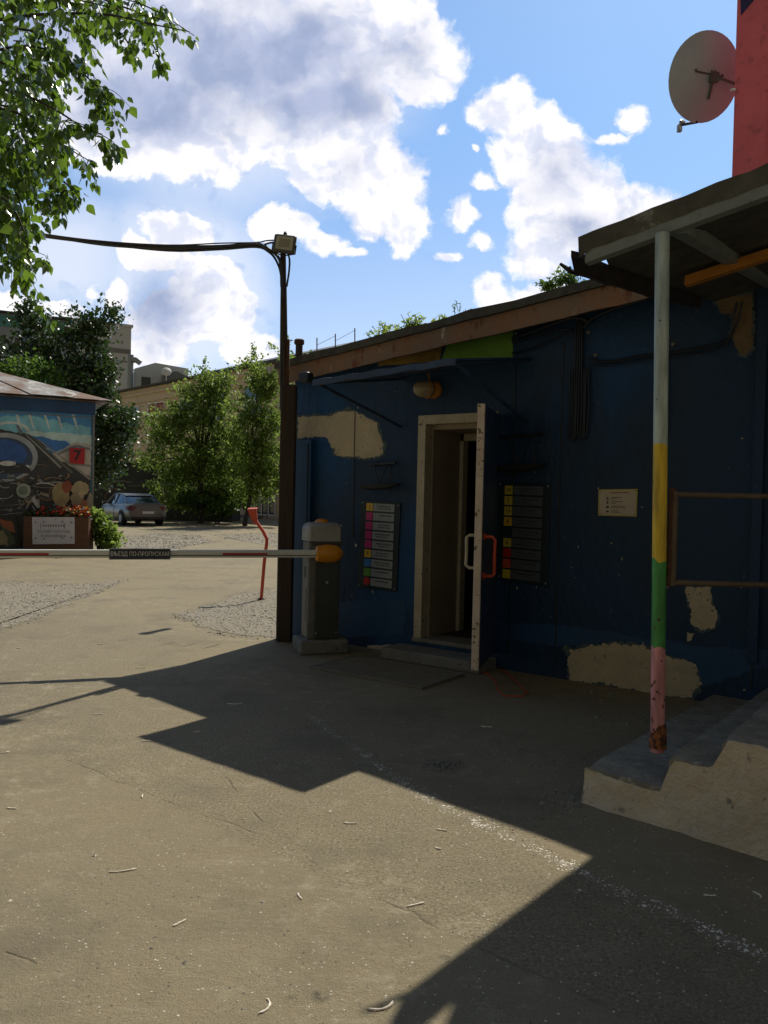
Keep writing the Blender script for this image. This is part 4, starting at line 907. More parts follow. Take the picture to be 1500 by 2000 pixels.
# overhead cable bundle: from the pole, sagging to the left into the leaves
def spline(P_, k=6):
    P_ = [Vector(p) for p in P_]; o = []
    for i in range(len(P_) - 1):
        a = P_[max(i - 1, 0)]; b = P_[i]; c_ = P_[i + 1]; d = P_[min(i + 2, len(P_) - 1)]
        for j in range(k):
            t = j / k; o.append(.5 * ((2 * b) + (c_ - a) * t + (2 * a - 5 * b + 4 * c_ - d) * t * t + (3 * b - a - 3 * c_ + d) * t ** 3))
    o.append(P_[-1]); return o
cY = lambda x: lb.y + (550 - x) * .0012
base = [(-150, 405), (-40, 435), (70, 457), (200, 475), (330, 484), (430, 482), (500, 478)]
ends = [[(528, 488), (545, 505), (551, 530), (552, 580)], [(520, 484), (538, 496), (548, 515), (550, 560)], [(525, 492), (540, 510), (549, 540), (550, 600)], [(530, 474), (550, 478), (564, 500), (565, 525), (560, 560)], [(520, 470), (538, 470), (545, 478)]]
lab = ['upper strand of the overhead cables, ending at the pole below the flood light', 'middle strand of the overhead cables between the leaves and the pole', 'lowest strand of the overhead cables, curving down onto the pole', 'overhead cable looping behind the flood light to the right of the pole', 'thin top strand of the overhead cables feeding the flood light']
for i, e in enumerate(ends):
    off = (-3, 1, 5, 3, -5)[i]; rr_ = random.Random(i + 3)
    P_ = [at(x, y + off * (.3 + .7 * min(1, abs(x - 60) / 400)) + rr_.uniform(-1.5, 1.5), cY(x)) + Vector((0, rr_.uniform(-.02, .02), 0)) for x, y in base] + [at(x, y, lb.y - .03) for x, y in e]
    mb = MB(); mb.tube(spline(P_, 5), (.014, .016, .012, .010, .007)[i], 8); mb.build('overhead_cable', M_cable, smooth=True, label=lab[i], cat='cable', group='overhead cables to the pole', origin=tuple(P_[-1]))

# ------------------------------------------------------------------ barrier
bc = gnd(622, 1278)
bar = empty('road_barrier', bc, 'parking barrier with dark cabinet, amber arm holder and long white arm', 'barrier')
adir = Vector((-2.45, -.80, 0)).normalized(); arot = math.atan2(adir.y, adir.x)
bx = -adir; by = Vector((-bx.y, bx.x, 0))          # bx right along arm, by away
if by.y < 0: by = -by
PB = lambda x, y, z: Vector((bc.x, bc.y + .17, 0)) + bx * x + by * y + Vector((0, 0, z))
def bbox(mb, x0, x1, y0, y1, z0, z1): mb.hexa([PB(x0, y0, z0), PB(x1, y0, z0), PB(x1, y1, z0), PB(x0, y1, z0), PB(x0, y0, z1), PB(x1, y0, z1), PB(x1, y1, z1), PB(x0, y1, z1)])
mb = MB(); bbox(mb, -.235, .235, -.19, .19, 0, .135); mb.build('plinth', M_concrete, bar, bevel=.02)
ztc = at(620, 1015, bc.y + .05).z; zsh = at(620, 1058, bc.y).z; print('barrier top', ztc, zsh)
mb = MB(); bbox(mb, -.165, .155, -.125, .125, .135, zsh); mb.build('cabinet', M_barside, bar, bevel=.02)
mb = MB(); bbox(mb, -.095, .135, -.145, -.1255, .14, zsh - .01); mb.build('front_door', M_barcab, bar, bevel=.006)
mb = MB(); bbox(mb, -.16, .15, -.128, .128, zsh - .004, zsh + .004); mb.build('cap_seam', M_ink, bar)
for x_, z_ in ((-.08, .20), (.12, .20), (-.08, zsh - .12), (.12, zsh - .12)):
    mb = MB(); mb.lathe([(.009, 0), (.009, .004), (.005, .006)], PB(x_, -.1455, z_), -by, 8); mb.build('bolt', M_galv, bar)
mb = MB(); mb.lathe([(.014, 0), (.014, .006), (.006, .008)], PB(.02, -.1455, .68), -by, 12); mb.build('key_lock', M_galv, bar)
mb = MB(); bbox(mb, -.168, -.1655, -.07, .0, zsh + .05, zsh + .11) if False else bbox(mb, -.167, -.1655, -.09, -.04, .30, .62); mb.build('worn_label', M_barcab, bar)
mb = MB(); rings = []
for k in range(9):
    a = k / 8 * math.pi / 2; hh = zsh + .003 + (ztc - .03 - zsh) * (.0 if k == 0 else (.55 + .45 * math.sin(a))); sx = .17 * (1 if k < 2 else math.cos(a * .55) ** 1.0); sy = .15 * (1 if k < 2 else math.cos(a * .75))
    rings.append([PB(-.005 + sx * x, sy * y, hh) for x, y in ((-1, -.8), (-.85, -1), (.85, -1), (1, -.8), (1, .8), (.85, 1), (-.85, 1), (-1, .8))])
mb.loft(rings); mb.build('cap', M_barcap, bar, smooth=True)
mb = MB(); mb.lathe([(.075, 0), (.07, .02), (.045, .04), (.01, .05)], PB(-.01, 0, ztc - .04), (0, 0, 1), 18); mb.build('beacon', M_amber, bar, smooth=True)
azh = at(636, 1081, bc.y).z; print('arm z', azh)
mb = MB(); arc = [PB(.02 + .155 * math.cos(a), -.149, zsh - .035 + .085 * math.sin(a)) for a in [k * math.pi / 12 for k in range(13)]]
mb.prism(arc, by * .024); mb.build('shield', M_barcab, bar)
mb = MB(); rings = []
for x, ry, rz in ((-.11, .045, .055), (-.10, .055, .075), (.0, .06, .088), (.08, .055, .082), (.13, .04, .06), (.155, .015, .02)):
    rings.append([PB(x, -.20 + ry * math.cos(a), azh + rz * math.sin(a)) for a in [k * math.pi / 8 for k in range(16)]])
mb.loft(rings); mb.build('arm_holder', M_amber, bar, smooth=True)
mb = MB(); mb.lathe([(.04, -.08), (.04, .02)], PB(.02, -.16, azh), by, 14); mb.build('axle', M_blackmetal, bar)
mb = MB(); bbox(mb, -.167, -.1655, -.06, .02, .72, .82) ; mb.build('lock_cover', M_ink, bar)
M_arm = mat('arm_white', (.66, .66, .60), (.55, .55, .50), .35, scale=3, c3=(.3, .28, .22), s3=15, t3=(.64, .72))
AL = 4.2
zarm = lambda x: azh - .000 * x
def armprof(x0, x1, m, name, y0, y1, z0, z1, parent=bar, bev=.006):
    mb = MB(); mb.hexa([PB(x0, y0, azh + z0), PB(x1, y0, azh + z0), PB(x1, y1, azh + z0), PB(x0, y1, azh + z0), PB(x0, y0, azh + z1), PB(x1, y0, azh + z1), PB(x1, y1, azh + z1), PB(x0, y1, azh + z1)]); return mb.build(name, m, parent, bevel=bev)
arm = armprof(-AL, -.10, M_arm, 'arm', -.23, -.185, -.036, .036, bev=.012)
ROOTM[arm.name] = ROOTM[bar.name]
armprof(-AL, -.105, mat('arm_groove', (.10, .09, .07), rough=.6), 'groove', -.2325, -.2302, -.018, -.010, arm, 0)
def armx(px):   # arm coordinate seen at a pixel column
    r = ray(px, 1083); o = PB(0, -.232, 0); nrm = by; t = (o - CAM).dot(nrm) / r.dot(nrm); return (CAM + r * t - PB(0, 0, 0)).dot(bx)
M_armred = mat('arm_red_tape', (.42, .03, .04), (.35, .025, .03), .4)
for a, b in ((-200, 95), (435, 522)):
    armprof(max(armx(a), -AL + .02), armx(b), M_armred, 'red_band', -.2345, -.2306, -.0095, .008, arm, 0)
x0, x1 = armx(213), armx(333)
mb = MB(); bbox(mb, x0, x1, -.246, -.2355, azh - .048, azh + .048); sg = mb.build('pass_sign', mat('sign_edge', (.16, .17, .2), rough=.5), label='navy sign plate with white lettering ВЪЕЗД ПО-ПРОПУСКАМ on the barrier arm', cat='sign')
ROOTM[sg.name] = Matrix.Translation(sg.location)
mb = MB(); bbox(mb, x0 + .01, x1 - .01, -.2485, -.2462, azh - .040, azh + .040); mb.build('face', mat('sign_navy', (.012, .014, .035), rough=.35), sg)
text_mesh('ВЪЕЗД ПО-ПРОПУСКАМ', .052, M_white, sg, PB((x0 + x1) / 2, -.2500, azh), bx, (0, 0, 1), bold=0, name='lettering', xscale=.78)

# ------------------------------------------------------------------ bent orange sign post on gravel
sb = gnd(511, 1172)
sp = empty('bent_sign_post', sb, 'bent orange-red post with a small tilted plate standing in gravel', 'post')
S_ = lambda x, y: at(x, y, sb.y)
mb = MB(); mb.tube([S_(510, 1172), S_(516, 1100), S_(521, 1060), S_(521, 1052), S_(514, 1038), S_(500, 1018)], .024, 8); mb.build('pole', M_redpaint, sp)
mb = MB(); a, b, c_, d = S_(483, 996), S_(501, 995), S_(503, 1020), S_(495, 1024); mb.prism([a, b, c_, d], (.0, .02, 0)); mb.prism([a, b, b + Vector((0, .12, .015)), a + Vector((0, .12, .015))], (0, 0, .012)); mb.build('plate', M_redpaint, sp)
mb = MB(); mb.tube([S_(510, 1174), S_(510, 1168)], [.075, .04], 10); mb.build('foot', M_rust, sp)

# ------------------------------------------------------------------ red building and dish
RY = 11.0
rx0 = at(1434, 200, RY).x
RF = Frame((rx0, RY), BW.d); RF.n = BW.n
rb = empty('red_building', RF.P(3, -4, 0), 'tall red rendered building rising behind the canopy at right', 'building')
mb = MB(); RF.box(mb, 0, 7, -9, 0, 0, 9.6); mb.build('wall', M_redwall, rb)
mb = MB(); RF.box(mb, -.05, 7.1, -9.1, .1, 9.603, 9.75); mb.build('roof', M_tar, rb)
mb = MB(); P_ = [RF.uz(x, y) for x, y in ((1445, -60), (1530, -60), (1473, 0), (1447, 31))]; P_ = [(max(.002, a), b) for a, b in P_]; RF.slab(mb, P_, .002, .005); mb.build('painted_wedge', M_darkblue, rb)
mb = MB(); RF.box(mb, .42, .425, .001, .005, 3, 9.5); mb.build('render_joint', M_redwall, rb)
DY = RY + .55
dc = at(1381, 149, DY)
dish = empty('satellite_dish', dc, 'grey satellite dish seen from behind on the red building', 'satellite dish')
fdir = Vector((-.16, .93, .28)).normalized()        # the way it faces (away from us)
zx = fdir.cross(Vector((0, 0, 1))).normalized(); zy = zx.cross(fdir)
mb = MB(); rings = []; Rw, Rh = .545, .60
for k in range(10):
    r = k / 9; dpt = .14 * r * r
    rings.append([dc + zx * Rw * max(r, .01) * math.cos(a) + zy * Rh * max(r, .01) * math.sin(a) + fdir * (dpt - .07) for a in [q * 2 * math.pi / 40 for q in range(40)]])
inner = [[p + fdir * .012 for p in r] for r in rings[::-1]]
mb.loft(rings + inner); mb.build('reflector', M_dish, dish, smooth=True)
mb = MB(); bk = lambda x, y, d_=0: dc + zx * x + zy * y - fdir * (.09 + d_)
mb.tube([bk(-.22, .03, -.02), bk(.20, .0, -.02)], .012, 6); mb.tube([bk(.05, .02), bk(.05, -.30, -.03)], .02, 8)
mb.box(bk(.05, -.03, .02), .12, .08, .12); mb.tube([bk(.06, -.06, .03), bk(.12, -.06, .12), Vector((rx0 + .42, DY + .10, dc.z - .10))], .022, 8)
for x, y in ((-.22, .05), (.20, .02), (.02, .06), (.07, .06)): mb.lathe([(.014, 0), (.012, .03)], bk(x, y, -.04), -fdir, 8)
mb.build('mount', mat('mount_grey', (.09, .09, .085), rough=.5), dish)
mb = MB(); ae = at(1330, 244, DY + .50); mb.tube([dc - zy * Rh * .98 + fdir * .06, ae], .022, 8); mb.build('feed_arm', M_blackmetal, dish)
mb = MB(); to = (dc - ae).normalized(); mb.lathe([(.03, -.02), (.03, .06), (.045, .07), (.045, .11), (.02, .12)], ae - to * .05, to, 14); mb.box(ae - Vector((.02, 0, .05)), .06, .07, .10); mb.build('receiver', mat('lnb', (.35, .33, .3), (.1, .1, .1), .4, scale=15, lo=.45, hi=.55), dish)
mb = MB(); q = at(1432, 175, RY - .03); mb.bevbox(q, .07, .03, .03, .006); mb.build('wall_bolt', M_white, dish)

# ------------------------------------------------------------------ roof things of the blue building
ch = at(584, 690, 11.2)
v = empty('roof_vent', ch, 'short brown vent pipe with a cap on the roof near the pole', 'vent')
mb = MB(); mb.lathe([(.055, -.25), (.05, .12)], ch, (0, 0, 1), 14); mb.build('pipe', M_polebrown, v, smooth=True)
mb = MB(); mb.lathe([(.06, .12), (.072, .13), (.072, .18), (.055, .195), (.01, .2)], ch, (0, 0, 1), 14); mb.build('cap', M_rust, v, smooth=True)
for i, (x, y0_, y1_) in enumerate(((619, 660, 684), (655, 652, 678), (693, 641, 672))):
    mb = MB(); mb.tube([at(x, y1_ + 12, 10.5), at(x, y0_, 10.5)], .008, 5)
    if i: mb.tube([at(x, y0_ + 4, 10.5), at((619, 655, 693)[i - 1], (660, 652, 641)[i - 1] + 14, 10.5)], .0025, 4)
    mb.build('roof_rod', M_rust, label=['leftmost thin rod standing on the roof, nearest the vent', 'middle thin rod of the three on the roof', 'rightmost thin rod of the three on the roof'][i], cat='rod', group='thin rods on the roof')
mb = MB(); a = at(518, 716, lb.y + .2); mb.add([a, at(534, 716, lb.y + .25), at(526, 731, lb.y + .2), a + Vector((0, .012, .0)), at(534, 716, lb.y + .25) + Vector((0, .012, 0)), at(526, 731, lb.y + .2) + Vector((0, .012, 0))], [(0, 1, 2), (5, 4, 3), (0, 1, 4, 3), (1, 2, 5, 4), (2, 0, 3, 5)]); mb.build('tin_scrap', M_white, bld)

# ------------------------------------------------------------------ foliage tools
def leaf_mesh(name, centers, size, m, parent=None, aspect=.6, droop=0.0, dirs=None, shape='quad', **kw):
    n = len(centers); C = np.asarray(centers, float)
    if dirs is None:
        d = npr.normal(size=(n, 3)); d[:, 2] -= droop
    else: d = np.asarray(dirs, float)
    d /= np.linalg.norm(d, axis=1, keepdims=True)
    q = npr.normal(size=(n, 3)); s = np.cross(d, q); s /= np.linalg.norm(s, axis=1, keepdims=True); nn = np.cross(d, s)
    sz = size * (.6 + .8 * npr.random(n))[:, None]
    if shape == 'quad':
        V = np.stack([C, C + d * sz * .45 + s * sz * aspect * .5 + nn * sz * .06, C + d * sz, C + d * sz * .45 - s * sz * aspect * .5 + nn * sz * .06], 1)
        k = 4; faces = [tuple(range(4))]
    else:
        a = aspect
        prof = [(0, 0, 0), (.12, .30 * a, .04), (.35, .5 * a, .06), (.65, .33 * a, .03), (1.05, 0, -.05), (.65, -.33 * a, .03), (.35, -.5 * a, .06), (.12, -.30 * a, .04)]
        V = np.stack([C + d * sz * p[0] + s * sz * p[1] + nn * sz * p[2] for p in prof], 1)
        k = 8; faces = [(0, 1, 2, 3, 4), (0, 4, 5, 6, 7)]
    if parent is not None: M = ROOTM[parent.name]; org = None
    else: org = C.mean(0); org[2] = C[:, 2].min(); M = Matrix.Translation(Vector(org))
    Mi = np.array(M.inverted()); V = V.reshape(-1, 3) @ Mi[:3, :3].T + Mi[:3, 3]
    F_ = np.concatenate([np.arange(n)[:, None] * k + np.array(f)[None, :] for f in faces], 0) if len({len(f) for f in faces}) == 1 else None
    me = bpy.data.meshes.new(name); me.vertices.add(len(V)); me.vertices.foreach_set('co', V.ravel())
    fl_ = F_.shape[1]; me.loops.add(F_.size); me.loops.foreach_set('vertex_index', F_.ravel().astype(np.int32))
    me.polygons.add(len(F_)); me.polygons.foreach_set('loop_start', np.arange(0, F_.size, fl_, dtype=np.int32)); me.polygons.foreach_set('loop_total', np.full(len(F_), fl_, dtype=np.int32))
    me.update(calc_edges=True); me.materials.append(m)
    o = bpy.data.objects.new(name, me); COL.objects.link(o)
    if parent is not None: o.parent = parent
    else: o.location = org
    ROOTM[o.name] = M
    return tag(o, **kw)
def crown_points(ell, ncl, per, cr, shell=.55):
    """ell: list of (centre, (rx,ry,rz)); returns leaf points and cluster centres"""
    pts = []; cl = []; wts = np.array([e[1][0] * e[1][2] for e in ell]); wts = wts / wts.sum()
    for (c, r), w_ in zip(ell, wts):
        k = max(3, int(ncl * w_)); v = npr.normal(size=(k, 3)); v /= np.linalg.norm(v, axis=1, keepdims=True)
        rad = shell + (1 - shell) * npr.random(k) ** .6
        cc = np.array(c) + v * rad[:, None] * np.array(r); cl.append(cc)
    cl = np.concatenate(cl); 
    for c in cl:
        g_ = npr.random(); n = int(per * (.35 + 1.6 * g_ * g_)); rr_ = cr * (.45 + 1.0 * g_)
        v = npr.normal(size=(n, 3)) * rr_ * .5; v[:, 2] *= .75; pts.append(c + v)
    return np.concatenate(pts), cl
M_bark = mat('dark_bark', (.05, .042, .034), (.03, .025, .02), .9, scale=8, bump=.8, bscale=20, stretch=(1, 1, .4))
M_leafdark = leafmat('leaf_dark', (.022, .042, .010), (.045, .075, .018), (.06, .13, .02), .38, .22, .6)
M_leafmaple = leafmat('leaf_maple', (.07, .12, .018), (.125, .195, .04), (.27, .38, .07), .5, .5)
M_leafmid = leafmat('leaf_mid', (.04, .085, .015), (.075, .15, .025), (.16, .28, .035), .5, .35)
M_leafbirch = leafmat('leaf_birch', (.028, .06, .012), (.06, .115, .02), (.20, .34, .03), .25, .36, .9)
def tree(name, base, label, cat, ell, ncl, per, cr, size, leafm, trunk_r, fork, group=None, nlimb=14, aspect=.65, droop=.4, shell=.5, shoots=0, slen=.9):
    t = empty(name, base, label, cat, group)
    pts, cl = crown_points(ell, ncl, per, cr, shell)
    ext = []; sm = MB()
    for _ in range(shoots):          # leafy shoots breaking the outline
        c = cl[rnd.randrange(len(cl))]; a = Vector(c); d = Vector((rnd.gauss(0, .7), rnd.gauss(0, .5), rnd.gauss(.55, .5))).normalized(); ln = slen * rnd.uniform(.5, 1.3); e = a + d * ln + Vector((0, 0, -.12 * ln))
        sm.tube([a, a.lerp(e, .5) + Vector((0, 0, .06)), e], [.012, .008, .004], 4, False)
        for j in range(int(ln * 34)): q = a.lerp(e, rnd.uniform(.15, 1.05)); ext.append((q.x + rnd.gauss(0, .08), q.y + rnd.gauss(0, .08), q.z + rnd.gauss(-.03, .06)))
    if ext: pts = np.concatenate([pts, np.array(ext)])
    if shoots: sm.build('shoots', M_bark, t)
    mb = MB(); base = Vector(base); top = Vector(fork)
    mb.tube([base, base.lerp(top, .35) + Vector((.05, 0, 0)), base.lerp(top, .7) - Vector((.06, 0, 0)), top], [trunk_r * 1.25, trunk_r, trunk_r * .9, trunk_r * .7], 10); mb.build('trunk', M_bark, t, smooth=True)
    mb = MB(); idx = npr.choice(len(cl), min(nlimb, len(cl)), replace=False)
    for i in idx:
        e = Vector(cl[i]); s = base.lerp(top, .6 + .4 * rnd.random()); m1 = s.lerp(e, .45) + Vector((rnd.uniform(-.2, .2), rnd.uniform(-.2, .2), rnd.uniform(.0, .5)))
        mb.tube(spline([s, m1, e], 4), [trunk_r * .45 * (1 - k / 8 * .85) for k in range(9)], 6)
    mb.build('branches', M_bark, t, smooth=True)
    leaf_mesh('crown', pts, size, leafm, t, aspect=aspect, droop=droop)
    return t
def E(px, py, Y, rpx, rpy, ry=None):   # an ellipsoid of foliage given where it stands and how large it is
    p = at(px, py, Y); k = Y / F; return (tuple(p), (rpx * k, (ry if ry else rpx * k * .8), rpy * k))

# dark broadleaf tree behind the shed
Y = 27
tree('broadleaf_tree', (at(110, 1000, Y).x, Y, 0), 'dark broadleaf tree rising behind the mural shed', 'tree',
     [E(110, 725, Y, 95, 80), E(60, 640, Y, 32, 42), E(58, 600, Y, 12, 20), E(215, 600, Y, 22, 20), E(165, 620, Y, 26, 20), E(60, 740, Y, 70, 50), E(185, 650, Y, 36, 38), E(120, 655, Y, 30, 22), E(165, 760, Y, 60, 80), E(205, 840, Y, 60, 60), E(235, 830, Y - .5, 38, 40), E(190, 900, Y, 40, 45), E(30, 770, Y, 60, 50), E(-40, 740, Y, 60, 90), E(200, 720, Y, 30, 55)],
     520, 50, .42, .14, M_leafdark, .22, at(115, 820, Y), nlimb=30, shell=.15, droop=.5, shoots=130, slen=.6)
Y = 24
tree('small_tree', (at(55, 1000, Y).x, Y + .5, 0), 'lower mid-green tree just above the rusty shed roof', 'tree',
     [E(60, 740, Y + 1, 50, 42), E(20, 740, Y + 1, 40, 40), E(88, 770, Y + 1, 24, 24)], 70, 50, .32, .12, M_leafmid, .09, at(60, 790, Y), nlimb=8)
# ash-leaved maples
Y = 40
tree('maple_tree', (at(392, 1012, Y).x, Y, 0), 'wide light green maple left of the pair by the two-storey building', 'tree',
     [E(350, 975, Y, 34, 20), E(450, 960, Y, 34, 34), E(400, 745, Y, 26, 32), E(372, 785, Y, 34, 34), E(428, 785, Y, 28, 40), E(345, 830, Y, 40, 36), E(400, 830, Y, 50, 40), E(312, 855, Y, 26, 26), E(330, 895, Y, 40, 34), E(285, 905, Y, 24, 14), E(392, 890, Y, 50, 40), E(440, 860, Y, 30, 50), E(360, 935, Y, 40, 26), E(420, 940, Y, 45, 36), E(440, 730, Y, 14, 22), E(405, 975, Y + .5, 50, 22)],
     330, 36, .50, .17, M_leafmaple, .13, at(392, 880, Y), group='maples by the two-storey building', nlimb=26, shell=.05, shoots=260, slen=1.25, aspect=.5)
Y = 38
tree('maple_tree', (at(478, 1015, Y).x, Y, 0), 'narrower light green maple right beside the lamp post', 'tree',
     [E(500, 725, Y, 14, 30), E(505, 770, Y, 30, 30), E(535, 745, Y, 16, 34), E(488, 815, Y, 36, 32), E(535, 820, Y, 28, 34), E(480, 865, Y, 30, 30), E(525, 880, Y, 40, 36), E(500, 925, Y, 46, 30), E(550, 930, Y, 26, 30), E(555, 700, Y, 20, 12), E(470, 900, Y + 1, 26, 34), E(500, 965, Y, 40, 24)],
     230, 36, .46, .165, M_leafmaple, .10, at(500, 890, Y), group='maples by the two-storey building', nlimb=22, shell=.05, shoots=200, slen=1.2, aspect=.5)
# birch twigs hanging in from the left, close by
def birch():
    t = empty('birch_tree', (-4.6, 5.2, 0), 'birch with glossy pointed leaves hanging into the top left corner', 'tree')
    mb = MB(); mb.tube(spline([(-4.6, 5.2, 0), (-4.55, 5.2, 2), (-4.4, 5.1, 4), (-4.3, 5.1, 6.2)], 4), [.16 - .006 * k for k in range(13)], 12)
    mb.build('trunk', mat('birch_bark', (.45, .43, .38), (.35, .33, .30), .8, scale=3, stretch=(1, 1, 4), c3=(.04, .035, .03), s3=7, t3=(.6, .64)), t, smooth=True)
    br = MB(); LC = []; LD = []
    hubs = [(-4.42, 5.1, 3.6), (-4.4, 5.1, 4.2), (-4.35, 5.1, 5.0)]
    def twig(P_, r0, dens, spread=.05, droop=.9, ls=None):
        S = spline(P_, 8); br.tube(S, [r0 * (1 - .8 * i / len(S)) for i in range(len(S))], 5, False)
        tot = 0
        for i in range(1, len(S)):
            seg = S[i] - S[i - 1]; k = seg.length * dens * 1.55 * (.4 + .9 * i / len(S)); k = int(k) + (rnd.random() < k - int(k))
            for _ in range(k):
                p = S[i - 1].lerp(S[i], rnd.random()); o_ = Vector((rnd.gauss(0, 1), rnd.gauss(0, 1), rnd.gauss(-.6, .8))).normalized()
                L_ = rnd.uniform(.2, 1.) * spread
                LC.append(tuple(p + o_ * L_)); LD.append((o_.x * .7 + seg.x, o_.y * .7 + seg.y, o_.z * .5 - droop * rnd.uniform(.4, 1.5)))
    # main hanging branches: pixel paths at 4.3 - 6 m
    mains = [[(-120, 60), (60, 30), (200, 28), (300, 48), (370, 62)], [(-100, -60), (120, -30), (230, 10), (320, 40), (345, 50)], [(-80, 120), (40, 90), (120, 110), (180, 160), (215, 200)],
             [(-80, 60), (60, 60), (130, 120), (190, 170), (212, 215)], [(-80, 160), (30, 180), (100, 210), (165, 250), (200, 262)], [(-80, 200), (30, 220), (90, 260), (150, 300), (190, 322)],
             [(-80, 260), (20, 290), (70, 320), (120, 350), (160, 390)], [(-80, 310), (10, 335), (50, 360), (95, 380), (130, 400)], [(-80, 370), (0, 385), (30, 415), (48, 455), (58, 495)],
             [(-80, 300), (0, 330), (40, 400), (45, 460), (60, 500)], [(150, 20), (200, 40), (240, 70), (262, 110)], [(230, 20), (270, 50), (300, 90), (322, 150)], [(-60, 0), (60, -10), (150, 0), (240, 20)], [(-60, 460), (-10, 470), (20, 490), (30, 530)],
             [(60, -40), (160, -20), (280, 10), (380, 70)]]
    for i, P_ in enumerate(mains):
        d0 = 4.5 + (i * .37 % 1.3)
        pts = [at(x, y, d0 + .35 * k / len(P_) * (1 if i % 2 else -1)) for k, (x, y) in enumerate(P_)]
        twig(pts, .010, 20, .06)
        for _ in range(9):
            k = rnd.uniform(.15, .95); S = spline(pts, 8); a = S[int(k * (len(S) - 1))]
            dx, dz = rnd.uniform(-.16, .20), rnd.uniform(-.34, .05)
            if i in (0, 1, 11, 14): dx, dz = rnd.uniform(-.06, .10), rnd.uniform(-.13, .03)
            if i in (0, 1, 10, 11, 13, 14) and rnd.random() < .45: continue
            b = a + Vector((dx * .5, rnd.uniform(-.12, .12), dz * .35 + .03)); c_ = a + Vector((dx, rnd.uniform(-.2, .2), dz))
            twig([a, b, c_], .0035, 42, .05)
    # fill mass near the left margin
    for _ in range(120):
        x = abs(rnd.gauss(0, 45)) - 70; y = rnd.uniform(-60, 440) ; x = x + max(0, 110 - abs(y - 160) * .4) * rnd.random() ** 1.5 * 1.2
        a = at(x, y, rnd.uniform(4.6, 6.6)); b = a + Vector((rnd.uniform(-.1, .2), rnd.uniform(-.1, .1), rnd.uniform(-.3, -.05)))
        twig([a, a.lerp(b, .5) + Vector((.03, 0, .03)), b], .004, 58, .07)
    for h in hubs:
        for _ in range(5):
            x, y = rnd.uniform(-80, 30), rnd.uniform(-40, 420); e = at(x, y, rnd.uniform(4.7, 5.6)); h_ = Vector(h); br.tube(spline([h_, h_.lerp(e, .5) + Vector((0, 0, .25)), e], 5), [.03 * (1 - .08 * k) for k in range(11)], 6)
    br.build('branches', M_bark, t, smooth=True)
    print('birch leaves', len(LC))
    leaf_mesh('crown', LC, .056, M_leafbirch, t, aspect=.78, dirs=LD, shape='ovate')
birch()
# plants on the blue roof
def tuft(px, py, Y, wpx, hpx, n, m, label, size=.05):
    k = Y / F; pts = []; dirs = []; b0 = at(px, py, Y); mb = MB()
    for i in range(n):
        x = rnd.gauss(0, wpx * k * .35); h = hpx * k * rnd.uniform(.4, 1) * max(.35, 1 - abs(x) / (wpx * k)); s = b0 + Vector((x, rnd.uniform(-.1, .1), 0)); e = s + Vector((rnd.gauss(0, .06), 0, h)); mb.tube([s, e], .003, 4, False)
        for j in range(9): p = s.lerp(e, rnd.uniform(.2, 1)); pts.append(tuple(p)); dirs.append((rnd.gauss(0, 1), rnd.gauss(0, 1), rnd.gauss(.1, .5)))
    r = empty('roof_plant', b0, label, 'plant', 'plants growing on the blue roof'); mb.build('stems', M_leafmid, r); leaf_mesh('leaves', pts, size, m, r, aspect=.4, dirs=dirs)
M_leaflime = leafmat('leaf_lime', (.12, .20, .03), (.2, .30, .05), (.38, .5, .08), .5, .5)
tuft(748, 660, 9.2, 38, 40, 14, M_leaflime, 'thin upright green plant, leftmost of those on the roof edge')
tuft(812, 646, 9.0, 75, 34, 34, M_leaflime, 'widest bright green plant on the roof edge')
tuft(858, 632, 8.8, 20, 18, 8, M_leaflime, 'tiny low green plant on the roof edge right of the widest one')
tuft(898, 612, 8.8, 30, 30, 7, M_leafmid, 'sparse bare-stemmed plant, alone before the long stretch of bare roof edge', .03)
tuft(1066, 568, 9.5, 22, 24, 22, M_leafmid, 'small bushy green top right of the long bare roof stretch', .05)
tuft(1105, 560, 9.5, 50, 44, 60, M_leafmid, 'larger bushy green top behind the roof beside the broken gutter', .05)

# ------------------------------------------------------------------ shed with mural
SF = Frame(Vector(at(181, 1000, 19.3)), (-1.92, -1)); SW = 7.5; SD = 4.0; SH = at(181, 783, 19.3).z
SU = lambda x, y, n=0: SF.uz(x, y, n)
print('shed h', SH)
sh = empty('mural_shed', SF.P(SW / 2, -SD / 2, 0), 'shed with a blue painted mechanical mural and rusty hipped roof', 'shed')
mb = MB(); SF.box(mb, 0, SW, -SD, 0, 0, SH); mb.build('wall', mat('shed_blue', (.03, .16, .34), (.06, .22, .40), .6, scale=.8, c3=(.12, .28, .42), s3=2, t3=(.5, .7)), sh)
mb = MB(); ov = .27; ez = SH + .02; rz_ = at(-96, 712, 20.1).z
cs = [SF.P(-ov, ov, ez - .06), SF.P(SW + ov, ov, ez - .06), SF.P(SW + ov, -SD - ov, ez - .06), SF.P(-ov, -SD - ov, ez - .06)]
rr_ = [SF.P(3.0, -SD / 2, rz_), SF.P(SW - 3, -SD / 2, rz_)]
